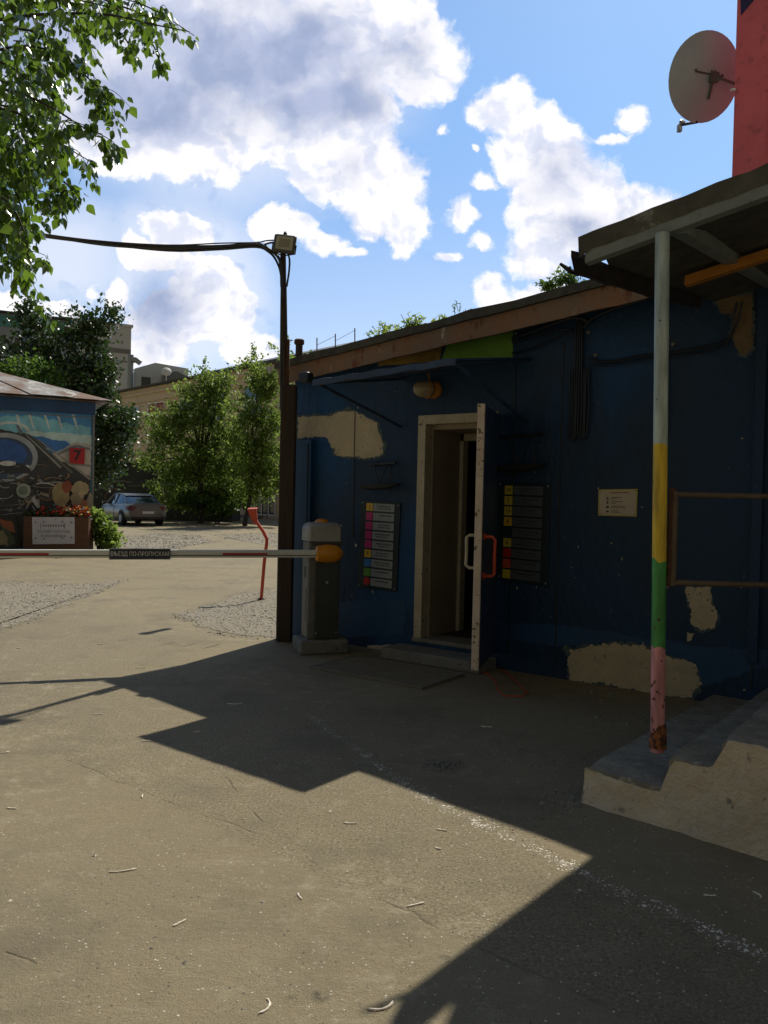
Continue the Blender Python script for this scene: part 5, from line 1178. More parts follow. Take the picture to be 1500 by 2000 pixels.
# front slope as overlapping sheets
mb.add(cs + rr_, [(0, 3, 4), (2, 1, 5), (3, 2, 5, 4), (0, 4, 5, 1), (3, 2, 1, 0)])
M_tin = mat('rusty_tin', (.27, .26, .245), (.17, .105, .07), .85, scale=1.3, lo=.46, hi=.56, c3=(.42, .41, .39), s3=3, t3=(.56, .62), bump=.5, bscale=6)
roof = mb.build('roof', M_tin, sh)
mb = MB()
for i in range(9):
    u0_, u1_ = i * .86 - .38, i * .86 + .56; lift = .03 + .02 * (i % 2)
    # sheet lies on the front slope
    def on(u, k): # k 0 eave -> 1 ridge
        e = SF.P(u, ov + .03 + .03 * math.sin(i * 3), ez - .045 + lift - .01); um = min(max(u, 3.0), SW - 3.0); r = SF.P(um, -SD / 2, rz_ + lift * .6); return e.lerp(r, k)
    kk = 1.0
    q = [on(u0_, 0), on(u1_, 0), on(u1_, kk), on(u0_, kk)]; mb.prism(q, (0, 0, .012))
mb.build('tin_sheets', M_tin, sh)
mb = MB(); SF.box(mb, -.02, SW, .003, .05, SH - .34, SH - .045); mb.build('frieze', mat('frieze_blue', (.02, .09, .24), (.02, .06, .16), .6, scale=2), sh)
mb = MB(); mb.tube([SF.P(-.02, .07, SH - .42), SF.P(SW, .07, SH - .36)], .014, 6); mb.build('pipe', M_steelgreen, sh)
# mural: flat paint layers
mu = MB(); MM = {}; ML = []
def mc(c):
    if c not in MM: MM[c] = len(ML); c_ = tuple(min(.85, x * (2.0 if c[2] > c[0] * 1.25 else 1.15)) for x in c); ML.append(mat('mural_paint', c_, tuple(x * .6 for x in c_), .55, scale=3, lo=.3, hi=.7, bump=.2))
    return MM[c]
lay = [0]
def mp(px, c, amp=.0, seed=0):
    lay[0] += 1; mu.mi = mc(c); n_ = .004 + lay[0] * .0006
    pts = [SU(x, y) for x, y in px]
    if amp: pts = ragged(pts, .06, amp, seed, 5)
    mu.add([SF.P(u, n_, z) for u, z in pts], [tuple(range(len(pts)))])
def ell(cx, cy, rx, ry, a0=0, a1=360, n=26, inner=None):
    P_ = [(cx + rx * math.cos(R(a)), cy + ry * math.sin(R(a))) for a in [a0 + (a1 - a0) * i / n for i in range(n + 1)]]
    if inner: P_ += [(cx + rx * inner * math.cos(R(a)), cy + ry * inner * math.sin(R(a))) for a in [a1 - (a1 - a0) * i / n for i in range(n + 1)]]
    return P_
LX = -60
mp([(LX, 800), (178, 806), (176, 1075), (LX, 1075)], (.05, .20, .42))
mp([(LX, 815), (60, 812), (178, 835), (177, 870), (90, 872), (LX, 860)], (.13, .34, .50), .05, 1)
mp([(40, 842), (178, 850), (177, 880), (60, 878)], (.30, .46, .55), .05, 2)
mp([(60, 850), (130, 862), (140, 872), (110, 880), (70, 868)], (.03, .12, .32), .03, 3)
for x in (30, 55, 85, 110, 140): mp([(x, 810), (x + 5, 810), (x + 13, 838), (x + 10, 838)], (.35, .50, .62))
mp(ell(20, 845, 40, 22, 180, 350, inner=.8), (.35, .48, .58))
mp([(100, 888), (150, 862), (178, 870), (177, 935), (150, 920), (118, 905)], (.50, .50, .46), .03, 4)
mp([(112, 884), (150, 868), (177, 876), (177, 880), (150, 873), (116, 889)], (.22, .25, .27))
mp([(110, 900), (177, 908), (177, 912), (112, 904)], (.25, .28, .30))
mp([(LX, 832), (45, 845), (75, 858), (110, 895), (150, 918), (177, 932), (177, 1070), (LX, 1070)], (.045, .052, .055), .03, 5)
mp(ell(8, 893, 66, 48, 0, 360), (.20, .24, .26)); mp(ell(6, 895, 58, 41), (.03, .05, .09)); mp(ell(2, 888, 50, 30), (.02, .07, .22)); mp(ell(40, 905, 20, 14, 20, 200, inner=.6), (.35, .42, .48)); mp(ell(0, 925, 62, 26, 180, 360), (.02, .025, .03)); mp(ell(15, 905, 16, 5), (.40, .52, .65))
for k, (a, b) in enumerate((((48, 848), (118, 912)), ((60, 852), (140, 922)), ((72, 858), (176, 935)))):
    w_ = 3; mp([(a[0], a[1]), (a[0] + w_, a[1]), (b[0] + w_, b[1]), (b[0] - 1, b[1] + w_)], (.28, .31, .30) if k != 1 else (.12, .15, .15))
mp([(30, 828), (38, 833), (46, 848), (38, 848)], (.10, .13, .16))
rm = random.Random(12)
for k in range(90):
    x, y = rm.uniform(LX, 150), rm.uniform(928, 1010)
    if x > 60 and y < 905 + (x - 60) * .3: continue
    s = rm.uniform(2, 9); a = rm.uniform(0, 3.14); w_ = rm.uniform(.8, 3)
    c_ = rm.choice([(.28, .28, .25), (.16, .16, .15), (.08, .09, .09), (.34, .30, .22), (.12, .09, .07), (.22, .26, .27), (.02, .02, .022)])
    mp([(x + s * math.cos(a) - w_ * math.sin(a), y + s * math.sin(a) + w_ * math.cos(a)), (x - s * math.cos(a) - w_ * math.sin(a), y - s * math.sin(a) + w_ * math.cos(a)), (x - s * math.cos(a) + w_ * math.sin(a), y - s * math.sin(a) - w_ * math.cos(a)), (x + s * math.cos(a) + w_ * math.sin(a), y + s * math.sin(a) - w_ * math.cos(a))], c_, .015, k)
for k in range(34):      # chrome tubes and hoses
    x, y = rm.uniform(-40, 120), rm.uniform(905, 985)
    if y < 880 + x * .45: continue
    rx_, ry_ = rm.uniform(10, 34), rm.uniform(6, 22); a0 = rm.uniform(0, 360); mp(ell(x, y, rx_, ry_, a0, a0 + rm.uniform(60, 170), 12, inner=rm.uniform(.84, .93)), rm.choice([(.36, .38, .38), (.22, .23, .22), (.10, .10, .10), (.42, .42, .38), (.26, .18, .10)]))
mp(ell(45, 958, 14, 14), (.32, .38, .33)); mp(ell(45, 958, 9, 9), (.16, .22, .18))
for (x, y, rx, ry, c_) in ((118, 966, 17, 24, (.34, .29, .14)), (155, 955, 17, 14, (.38, .34, .20)), (150, 975, 12, 17, (.30, .27, .17)), (130, 950, 10, 12, (.28, .08, .04)), (158, 965, 6, 8, (.45, .38, .25)), (165, 985, 9, 10, (.36, .14, .08)), (175, 990, 5, 30, (.30, .28, .22))): mp(ell(x, y, rx, ry), c_, .03, x)
mp([(60, 975), (66, 968), (78, 990), (72, 993)], (.45, .46, .44))
for k in range(7): mp([(LX, 985 + k * 5), (45, 980 + k * 4), (45, 981.5 + k * 4), (LX, 987 + k * 5)], (.14, .16, .17) if k % 2 else (.05, .055, .06), .01, k)
mp([(LX, 1010), (30, 1005), (40, 1070), (LX, 1072)], (.02, .025, .022), .03, 8); mp([(0, 1018), (18, 1022), (30, 1062), (10, 1068)], (.07, .10, .06), .04, 9); mp([(-5, 1012), (22, 1018), (30, 1040), (8, 1030)], (.30, .10, .04), .04, 10); mp([(-20, 1030), (8, 1035), (16, 1066), (-15, 1060)], (.28, .26, .15), .04, 11)
mu.build('mural', ML, sh)
mb = MB(); SF.box(mb, -.012, .03, .003, .04, .1, SH - .35); mb.build('corner_trim', M_steelgreen, sh)
# number plate 7
q = [SU(135, 875), SU(165, 876), SU(164, 907), SU(135, 905)]
n7 = empty('number_plate', SF.P((q[0][0] + q[1][0]) / 2, .06, q[2][1]), 'red square plate with a black number 7 on the mural shed', 'sign')
mb = MB(); SF.slab(mb, q, .075, .10); mb.build('plate', mat('plate_red', (.42, .02, .03), (.38, .02, .03), .45), n7)
cc_ = SF.P(sum(p[0] for p in q) / 4, .102, sum(p[1] for p in q) / 4)
text_mesh('7', .34, M_ink, n7, cc_, -SF.d if (-SF.d).x > 0 else SF.d, (0, 0, 1), bold=.008, name='numeral', depth=.003)

# planter with sign and flowers
pp = SU(45, 1078, .0)
PF = Frame(at(45, 1078, 18.2), (1, .12)); Lp = PF.uz(172, 1078)[0]; zp0, zp1 = 0.0, PF.uz(100, 1009)[1]
plb = empty('planter_box', PF.P(Lp / 2, -.25, 0), 'brown wooden planter box in front of the mural shed', 'planter')
M_plank = mat('brown_plank', (.11, .05, .022), (.075, .032, .015), .6, scale=3, stretch=(1, 1, 6), bump=.3)
mb = MB(); PF.box(mb, 0, Lp, -.5, -.47, zp0, zp1); PF.box(mb, 0, Lp, -.03, 0, zp0, zp1); PF.box(mb, 0, .03, -.47, -.03, zp0, zp1); PF.box(mb, Lp - .03, Lp, -.47, -.03, zp0, zp1); mb.build('box', M_plank, plb, bevel=.006)
mb = MB(); PF.box(mb, .03, Lp - .03, -.47, -.03, zp0 + .1, zp1 - .06); mb.build('soil', mat('soil', (.03, .022, .015), rough=.95), plb)
q = [PF.uz(x, y) for x, y in ((63, 1010), (146, 1010), (146, 1062), (64, 1063))]
ps = empty('planter_sign', PF.P((q[0][0] + q[1][0]) / 2, .0, q[2][1]), 'white rectangular sign with blue-grey lettering fixed on the brown planter', 'sign')
mb = MB(); PF.slab(mb, q, .004, .014); mb.build('panel', mat('sign_white', (.52, .54, .62), (.47, .49, .57), .5), ps)
qc = lambda x, y, n_=.016: PF.P(*(lambda w_: (w_[0], n_, w_[1]))(PF.uz(x, y)))
M_sgn = mat('sign_ink', (.10, .11, .17), (.12, .13, .19), .6)
text_mesh('КОСМЕТОЛОГИЯ', .088, M_sgn, ps, qc(105, 1038.5), PF.d, (0, 0, 1), bold=0, xscale=.95)
text_mesh('И МАНИКЮР', .088, M_sgn, ps, qc(105, 1047), PF.d, (0, 0, 1), bold=0, xscale=1.0)
mb = MB(); 
for k in range(9): a = PF.uz(83 + k * 5, 1024.5); b = PF.uz(86 + k * 5, 1029); PF.slab(mb, [(a[0], a[1]), (b[0], a[1]), (b[0], b[1]), (a[0] + .01, b[1])], .0145, .016)
for (x0_, y0_, x1_, y1_) in ((79, 1021, 127, 1021.8), (79, 1032, 127, 1032.8), (79, 1021, 79.8, 1032.8), (126.2, 1021, 127, 1032.8)):
    a = PF.uz(x0_, y0_); b = PF.uz(x1_, y1_); PF.slab(mb, [(a[0], a[1]), (b[0], a[1]), (b[0], b[1]), (a[0], b[1])], .0145, .016)
mb.build('badge', M_sgn, ps)
mb = MB()
for x, y in ((70, 1020), (86, 1019), (122, 1019), (140, 1020), (70, 1051), (86, 1052), (122, 1051), (140, 1050)): 
    a = PF.uz(x, y)
    for j in range(4):
        an = j * math.pi / 4; c1_, s1_ = math.cos(an) * .03, math.sin(an) * .03; PF.slab(mb, [(a[0] - c1_ - s1_ * .15, a[1] - s1_ + c1_ * .15), (a[0] + c1_ - s1_ * .15, a[1] + s1_ + c1_ * .15), (a[0] + c1_ + s1_ * .15, a[1] + s1_ - c1_ * .15), (a[0] - c1_ + s1_ * .15, a[1] - s1_ - c1_ * .15)], .0145, .0160 + j * .0003)
mb.build('snowflakes', mat('sign_ink_pale', (.24, .25, .34), rough=.6), ps)
# flowers
fl_ = empty('flower_bed', PF.P(Lp / 2, -.25, zp1 - .05), 'red, yellow and white flowers filling the brown planter', 'flowers')
mb = MB(); pts = []; 
for i in range(170):
    x = rnd.uniform(.03, Lp); p = PF.P(x, rnd.uniform(-.45, -.03), zp1 - .06); h = rnd.uniform(.08, .26) * (1 if x > Lp * .3 else .8); e = p + Vector((rnd.gauss(0, .03), 0, h)); mb.tube([p, e], .004, 4, False)
    for j in range(6): pts.append(tuple(p.lerp(e, rnd.random())))
mb.build('stems', M_leafdark, fl_); leaf_mesh('leaves', pts, .09, M_leafdark, fl_)
for nm, c_, x0_, x1_, n_ in (('red_blooms', (.40, .03, .01), .15, 1., 70), ('yellow_blooms', (.65, .35, .01), .55, 1., 26), ('white_blooms', (.6, .55, .5), .62, 1., 16), ('orange_blooms', (.55, .12, .02), .7, 1., 26)):
    pts = [tuple(PF.P(rnd.uniform(x0_, x1_) * Lp, rnd.uniform(-.45, .0), zp1 + rnd.uniform(.02, .22))) for _ in range(n_)]
    leaf_mesh(nm, [p for p in pts for _ in range(3)], .07, mat(nm, c_, rough=.6), fl_, aspect=.9)
# bushes beside planter
def bush(px, py, Y, rx, ry, n, m, size, label, name='bush', extra=()):
    b0 = gnd(px, py + ry); b = empty(name, (at(px, py, Y).x, Y, 0), label, 'bush')
    pts, cl = crown_points([E(px, py, Y, rx, ry)] + [E(*e) for e in extra], n, 40, .16, .3); pts = pts[pts[:, 2] > .02]
    mb = MB()
    for i in range(14): e = Vector(cl[rnd.randrange(len(cl))]); s = Vector((at(px, py, Y).x + rnd.uniform(-.1, .1), Y, 0)); mb.tube([s, s.lerp(e, .5) + Vector((0, 0, .1)), e], [.012, .008, .004], 5, False)
    mb.build('stems', M_bark, b); leaf_mesh('leaves', pts, size, m, b)
bush(425, 978, 40.6, 75, 28, 150, M_leafmid, .18, 'dark shrubs filling the ground between the maple trunks', name='shrub')
bush(200, 1040, 18.9, 22, 30, 60, M_leafmaple, .10, 'bright green bush beside the planter and the parked car', extra=((185, 1020, 18.9, 12, 26), (220, 1052, 18.9, 14, 18)))

# ------------------------------------------------------------------ two-storey building
TF = Frame(at(560, 1010, 52), (-17.4, 19)); 
TU = lambda x, y, n=0: TF.uz(x, y, n)
TH_ = at(555, 704, 52).z
TLu = TU(205, 900)[0]; print('two-storey len', TLu, 'h', TH_)
M_render = mat('cream_render', (.66, .52, .34), (.56, .45, .30), .85, scale=.5, bump=.2, bscale=3, c3=(.42, .34, .24), s3=1.2, t3=(.58, .7))
ts_ = empty('two_storey_building', TF.P(TLu / 2, -5, 0), 'cream rendered two-storey building behind the maples', 'building')
mb = MB(); TF.box(mb, -8, TLu, -10, 0, 0, TH_); mb.build('wall', M_render, ts_)
mb = MB(); TF.box(mb, -8.2, TLu + .2, -10.2, .35, TH_ + .003, TH_ + .16); mb.build('eaves', M_tar, ts_)
mb = MB(); TF.box(mb, -8.1, TLu + .05, .003, .14, TH_ - .55, TH_ - .38); TF.box(mb, -8.1, TLu + .05, .003, .10, TH_ - 1.2, TH_ - 1.12); TF.box(mb, -8.05, TLu + .02, .003, .12, 4.7, 4.9); mb.build('cornice', M_render, ts_)
mb = MB(); mb.prism([TF.P(-8, .3, TH_ + .17), TF.P(TU(392, 730)[0], .3, TH_ + .17), TF.P(TU(405, 730)[0], -3.5, TH_ + 1.4), TF.P(-8, -3.5, TH_ + 1.4)], (0, 0, .06)); mb.prism([TF.P(-8, -3.5, TH_ + 1.4), TF.P(TU(405, 730)[0], -3.5, TH_ + 1.4), TF.P(TU(405, 730)[0], -10, TH_ + .17), TF.P(-8, -10, TH_ + .17)], (0, 0, .06))
mb.build('roof', mat('grey_metal_roof', (.12, .13, .14), (.09, .1, .11), .5, scale=1), ts_)
M_paneb = glassmat('pane_reflect', (.05, .06, .08))
M_curt = mat('red_curtain', (.25, .06, .04), (.35, .12, .09), .8, scale=2)
def twin(x0_, x1_, y0_, y1_, pane=M_glass, nx=2, ny=2, nm='window', fm=None, sill=True):
    a = TU(x0_, (y0_ + y1_) / 2)[0]; b = TU(x1_, (y0_ + y1_) / 2)[0]; a, b = min(a, b), max(a, b); mid = (x0_ + x1_) / 2
    z1_ = TU(mid, y0_)[1]; z0_ = max(.05, TU(mid, y1_)[1]); t = .07; n_ = .02
    mb = MB(); TF.box(mb, a, b, n_, n_ + .06, z0_, z0_ + t); TF.box(mb, a, b, n_, n_ + .06, z1_ - t, z1_); TF.box(mb, a, a + t, n_, n_ + .058, z0_ + t, z1_ - t); TF.box(mb, b - t, b, n_, n_ + .058, z0_ + t, z1_ - t)
    for i in range(1, nx): u = a + (b - a) * i / nx; TF.box(mb, u - t / 2, u + t / 2, n_, n_ + .056, z0_ + t, z1_ - t)
    for i in range(1, ny): z = z0_ + (z1_ - z0_) * i / ny; TF.box(mb, a + t, b - t, n_, n_ + .050, z - t / 2, z + t / 2)
    f = mb.build(nm, M_white, ts_)
    mb = MB(); TF.box(mb, a, b, .004, .012, z0_, z1_); mb.build('pane', pane, f)
    if sill: mb = MB(); TF.box(mb, a - .1, b + .1, .01, .2, z0_ - .08, z0_ - .003); mb.build('sill', M_render, f)
twin(248, 272, 795, 836); twin(290, 322, 786, 834, M_curt); twin(352, 378, 776, 828); twin(410, 440, 765, 822); twin(478, 512, 750, 812)
twin(486, 540, 938, 1006, nx=4, ny=2, nm='glazed_door', sill=False); twin(445, 465, 945, 1002, nx=2, ny=1, nm='glazed_door', sill=False); twin(380, 402, 930, 975)
mb = MB()
for i in range(26): p = TF.P(i * .55 - 1, 2.2, 0); mb.tube([p, p + Vector((0, 0, 1.0))], .02, 4)
mb.tube([TF.P(-1, 2.2, 1.0), TF.P(13, 2.2, 1.0)], .025, 4); mb.tube([TF.P(-1, 2.2, .15), TF.P(13, 2.2, .15)], .025, 4)
mb.build('low_fence', M_blackmetal, label='low black bar fence in front of the two-storey building', cat='fence')
mb = MB(); TF.box(mb, -1, 16, 2.6, 2.9, 0, .22); mb.build('kerb', M_concrete, kind='structure')
# dark painted garage beyond the car
GF = Frame(at(180, 1000, 43), (1, .02)); gl = GF.uz(455, 960)[0]; gh = GF.uz(200, 903)[1]
gr = empty('garage', GF.P(gl / 2, -2, 0), 'low black garage with faded car mural behind the parked car', 'garage')
mb = MB(); GF.box(mb, -3, gl, -2.6, 0, 0, gh); mb.build('wall', mat('black_mural', (.02, .022, .022), (.035, .04, .042), .7, scale=.9, c3=(.08, .10, .11), s3=2.6, t3=(.58, .68)), gr)
mb = MB(); GF.box(mb, -3.2, gl + .1, -2.8, .25, gh + .003, gh + .10); mb.build('roof', M_concrete, gr)
mu = MB(); ML2 = [mat('mural_grey', (.14, .14, .13), rough=.7), mat('mural_tan', (.16, .11, .08), rough=.7)]
def gp(P_, mi, n_): mu.mi = mi; mu.add([GF.P(GF.uz(x, y)[0], n_, GF.uz(x, y)[1]) for x, y in P_], [tuple(range(len(P_)))])
for k, (x, y, r) in enumerate(((226, 975, 22), (312, 975, 22))): 
    for a in range(12):
        a0, a1 = 180 + a * 15, 195 + a * 15; gp([(x + r * math.cos(R(a0)), y + r * math.sin(R(a0))), (x + r * math.cos(R(a1)), y + r * math.sin(R(a1))), (x + (r - 2.5) * math.cos(R(a1)), y + (r - 2.5) * math.sin(R(a1))), (x + (r - 2.5) * math.cos(R(a0)), y + (r - 2.5) * math.sin(R(a0)))], 1, .004)
gp([(198, 943), (205, 938), (245, 938), (250, 941)], 0, .005); gp([(245, 940), (258, 940), (257, 943), (247, 943)], 0, .006); gp([(250, 948), (325, 946), (325, 948), (250, 950)], 0, .007)
mu.build('mural', ML2, gr)
# far blocks
M_greyblk = mat('grey_panels', (.44, .45, .46), (.39, .40, .41), .85, scale=.15)
def block(label, x0_, x1_, ytop, Y, m, extra=None, depth=12, slope=0):
    a = at(x0_, 900, Y); b = at(x1_, 900, Y + slope); BF = Frame(a, (b - a)); Lb = (b - a).length; zt2_ = at(x1_, ytop, Y + slope).z
    o = empty('apartment_block', BF.P(Lb / 2, -depth / 2, 0), label, 'building'); mb = MB(); BF.box(mb, 0, Lb, -depth, 0, 0, zt2_); mb.build('wall', m, o)
    return o, BF, Lb, zt2_
o, BF, Lb, zb2 = block('far grey panel block whose blank end wall shows right of the dark tree', 120, 252, 640, 105, M_greyblk, slope=4.2)
mb = MB(); BF.box(mb, 0, Lb, .01, .06, zb2 - 3.6, zb2 - 3.0); BF.box(mb, 0, Lb, .01, .06, zb2 - 4.8, zb2 - 4.6); mb.build('belt', mat('belt', (.17, .165, .16), rough=.8), o)
mb = MB(); BF.box(mb, -.3, Lb + .2, -12.2, .3, zb2 + .005, zb2 + .35); mb.build('roof', M_greyblk, o)
o, BF, Lb, zb2 = block('far block with a teal glazed top band left of the dark tree', -120, 130, 627, 98, mat('bluish_panels', (.24, .28, .31), (.20, .23, .26), .8, scale=.3), slope=7)
mb = MB(); BF.box(mb, 0, Lb, .01, .1, zb2 - 1.6, zb2 - .2); mb.build('glazed_band', mat('teal_glass', (.03, .16, .16), (.05, .2, .2), .3, scale=.4), o)
mb = MB(); BF.box(mb, -.3, Lb + .1, -12.2, .4, zb2 + .005, zb2 + .3); mb.build('roof', M_blackmetal, o)
for r_i in range(3):
    for c_i in range(9):
        u = 1 + c_i * 2.4; z = zb2 - 4.6 - r_i * 3.2
        if u + 2 > Lb: continue
        mb = MB(); BF.box(mb, u, u + 1.5, .01, .05, z, z + 1.7); w_ = mb.build('window', M_glass, o)
        mb = MB(); BF.box(mb, u + .7, u + .8, .051, .09, z, z + 1.7); BF.box(mb, u - .08, u, .01, .09, z, z + 1.7); BF.box(mb, u + 1.5, u + 1.58, .01, .09, z, z + 1.7); mb.build('frame', M_white, w_)
# rooftop house and flue
HF = Frame(at(262, 750, 82), (1, .35)); ztop = HF.uz(300, 713)[1]; hl = HF.uz(368, 730)[0]
ph = empty('rooftop_house', HF.P(hl / 2, -2, 0), 'pale grey rooftop plant room behind the two-storey building', 'building')
mb = MB(); HF.slab(mb, [(0, 0), (hl, 0), (hl, ztop - .1), (hl * .38, ztop + .25), (0, ztop - .5)], -5, 0); mb.build('wall', mat('grey_sheet', (.50, .55, .58), (.44, .49, .52), .6, scale=.5), ph)
mb = MB(); HF.slab(mb, [(hl * .5, 0), (hl * 1.05, 0), (hl * 1.05, ztop - 1.7), (hl * .75, ztop - .9), (hl * .5, ztop - 1.1)], .01, 3); mb.build('lean_to', mat('grey_sheet_dark', (.15, .17, .18), (.12, .13, .14), .6, scale=.5), ph)
mb = MB(); HF.box(mb, .7, 1.6, .01, .06, ztop - 2.4, ztop - 1.3); mb.build('window', M_glass, ph)
mb = MB(); p = HF.P(-.4, .3, 0); zz2 = at(262, 706, 82).z; mb.tube(spline([p, p + Vector((0, 0, zz2 - .6)), p + Vector((.1, 0, zz2 - .1)), p + Vector((.5, 0, zz2 + .1)), p + Vector((1.0, 0, zz2 - .2))], 3), .3, 10); mb.build('flue_pipe', M_galv, smooth=True, label='tall galvanised flue with a bent top beside the rooftop house', cat='flue')
dk = at(325, 726, 80); mb = MB(); mb.lathe([(.5, 0), (.46, .09), (.28, .17), (.03, .2)], dk, Vector((.3, -.9, .5)), 16); mb.tube([dk - Vector((0, 0, 3)), dk], .06, 6); mb.build('rooftop_dish', M_white, smooth=True, label='tiny white dish on the roof of the rooftop house', cat='satellite dish')

# ------------------------------------------------------------------ parked car
def car():
    pos = gnd(284, 1027); ang = math.atan2(pos.y, pos.x) + R(20)      # heading away and to the left
    c = empty('parked_car', pos + Vector((math.cos(ang), math.sin(ang), 0)) * 1.9, 'silver-grey sedan parked by the black garage, seen from behind', 'car', rz=ang)
    M = ROOTM[c.name]; Wd = lambda x, y, z: M @ Vector((x, y, z))
    # x forward (-2.2 rear .. 2.2 front), y left
    M_body = mat('car_paint', (.16, .16, .15), (.14, .14, .13), .3, metal=.5, scale=3, spec=.6)
    def ring(x, hw, zb_, zt_, sh, tumble=0.0):
        pr = [(-hw * .92, zb_), (-hw, zb_ + .15), (-hw, sh), (-hw * .95, sh + .06), (-hw * (.93 - tumble), zt_ - .02), (-hw * (.75 - tumble), zt_), (0, zt_ + .02)]
        pts = [Wd(x, y, z) for y, z in pr] + [Wd(x, -y, z) for y, z in pr[-2::-1]]
        return pts
    mb = MB()
    mb.loft([ring(-2.22, .70, .38, .78, .62), ring(-2.16, .84, .28, .96, .72), ring(-1.7, .90, .24, 1.00, .76), ring(-1.2, .91, .24, .98, .78), ring(0, .91, .22, .96, .78), ring(.9, .91, .24, .96, .77), ring(1.5, .89, .24, .90, .72), ring(2.0, .82, .26, .78, .66), ring(2.24, .62, .34, .62, .54)])
    mb.build('body', M_body, c, smooth=True)
    mb = MB()
    def gring(x, hw, hw2, z0_, z1_): return [Wd(x, y, z) for y, z in ((-hw, z0_), (-hw2, z1_ - .03), (-hw2 * .8, z1_), (hw2 * .8, z1_), (hw2, z1_ - .03), (hw, z0_))]
    mb.loft([gring(-1.62, .74, .74, .96, 1.01), gring(-1.0, .84, .66, .96, 1.32), gring(-.5, .86, .66, .95, 1.41), gring(.1, .86, .66, .95, 1.42), gring(.5, .85, .66, .94, 1.34), gring(1.2, .80, .72, .92, .97)]); mb.build('glasshouse', glassmat('car_glass', (.02, .03, .05), .05), c, smooth=True)
    mb = MB(); mb.loft([[Wd(x, y, z + .012) for y, z in ((-.6, z1_ - .0), (-.52, z1_ + .015), (.52, z1_ + .015), (.6, z1_))] for x, z1_ in ((-1.02, 1.315), (-.5, 1.405), (.1, 1.415), (.45, 1.355))]); mb.build('roof_panel', M_body, c, smooth=True)
    mb = MB()
    for s in (1, -1):
        mb.tube([Wd(-1.60, .76 * s, 1.0), Wd(-1.0, .67 * s, 1.31), Wd(-.5, .665 * s, 1.40), Wd(.1, .665 * s, 1.41), Wd(.5, .665 * s, 1.33), Wd(1.2, .76 * s, .97)], .03, 6); mb.tube([Wd(-.35, .87 * s, .96), Wd(-.35, .67 * s, 1.39)], .03, 6)
    mb.build('pillars', M_body, c, smooth=True)
    for s in (1, -1):
        for x in (-1.35, 1.4):
            mb = MB(); mb.lathe([(.0, -.02), (.26, -.02), (.33, .0), (.33, .2), (.2, .22)], Wd(x, s * .93, .33), -(M.to_3x3() @ Vector((0, s, 0))), 22); wh = mb.build('wheel', mat('tyre', (.015, .015, .015), rough=.85), c, smooth=True); ROOTM[wh.name] = M
            mb = MB(); mb.lathe([(.02, -.03), (.18, -.028), (.195, -.018)], Wd(x, s * .93, .33), -(M.to_3x3() @ Vector((0, s, 0))), 22); mb.build('rim', M_galv, wh)
            mb = MB(); pts = [Wd(x + .38 * math.cos(a), s * .912, .33 + .38 * math.sin(a)) for a in [k * math.pi / 12 for k in range(13)]]; mb.tube(pts, .02, 5); mb.build('wheel_arch', M_blackmetal, c)
    for s in (1, -1):
        mb = MB(); mb.loft([[Wd(-2.0, s * .912, .70), Wd(-2.0, s * .912, .86), Wd(-2.0, s * .85, .88), Wd(-2.0, s * .85, .70)], [Wd(-2.16, s * .87, .68), Wd(-2.16, s * .87, .88), Wd(-2.16, s * .80, .9), Wd(-2.16, s * .80, .68)], [Wd(-2.24, s * .72, .69), Wd(-2.24, s * .72, .86), Wd(-2.20, s * .50, .86), Wd(-2.20, s * .50, .72)]]); mb.build('tail_light', mat('tail_red', (.14, .012, .012), rough=.25), c)
        mb = MB(); mb.bevbox(Wd(.75, s * 1.0, 1.0), .12, .18, .13, .02, rz=ang); mb.build('mirror', M_body, c)
    mb = MB(); mb.bevbox(Wd(-2.235, 0, .60), .02, .52, .11, .004, rz=ang); mb.build('number_plate', M_white, c)
    mb = MB(); mb.bevbox(Wd(-2.14, 0, .36), .18, 1.5, .14, .03, rz=ang); mb.build('bumper_lip', M_blackmetal, c)
    mb = MB(); mb.bevbox(Wd(-2.08, 0, 1.005), .16, 1.2, .03, .008, rz=ang); mb.build('spoiler', M_body, c)
    for s in (1, -1):
        mb = MB(); mb.tube([Wd(-.32, s * .915, .3), Wd(-.33, s * .918, .92)], .006, 4); mb.tube([Wd(-.55, s * .925, .8), Wd(-.4, s * .925, .8)], .014, 5); mb.build('door_handle', M_body, c)
car()

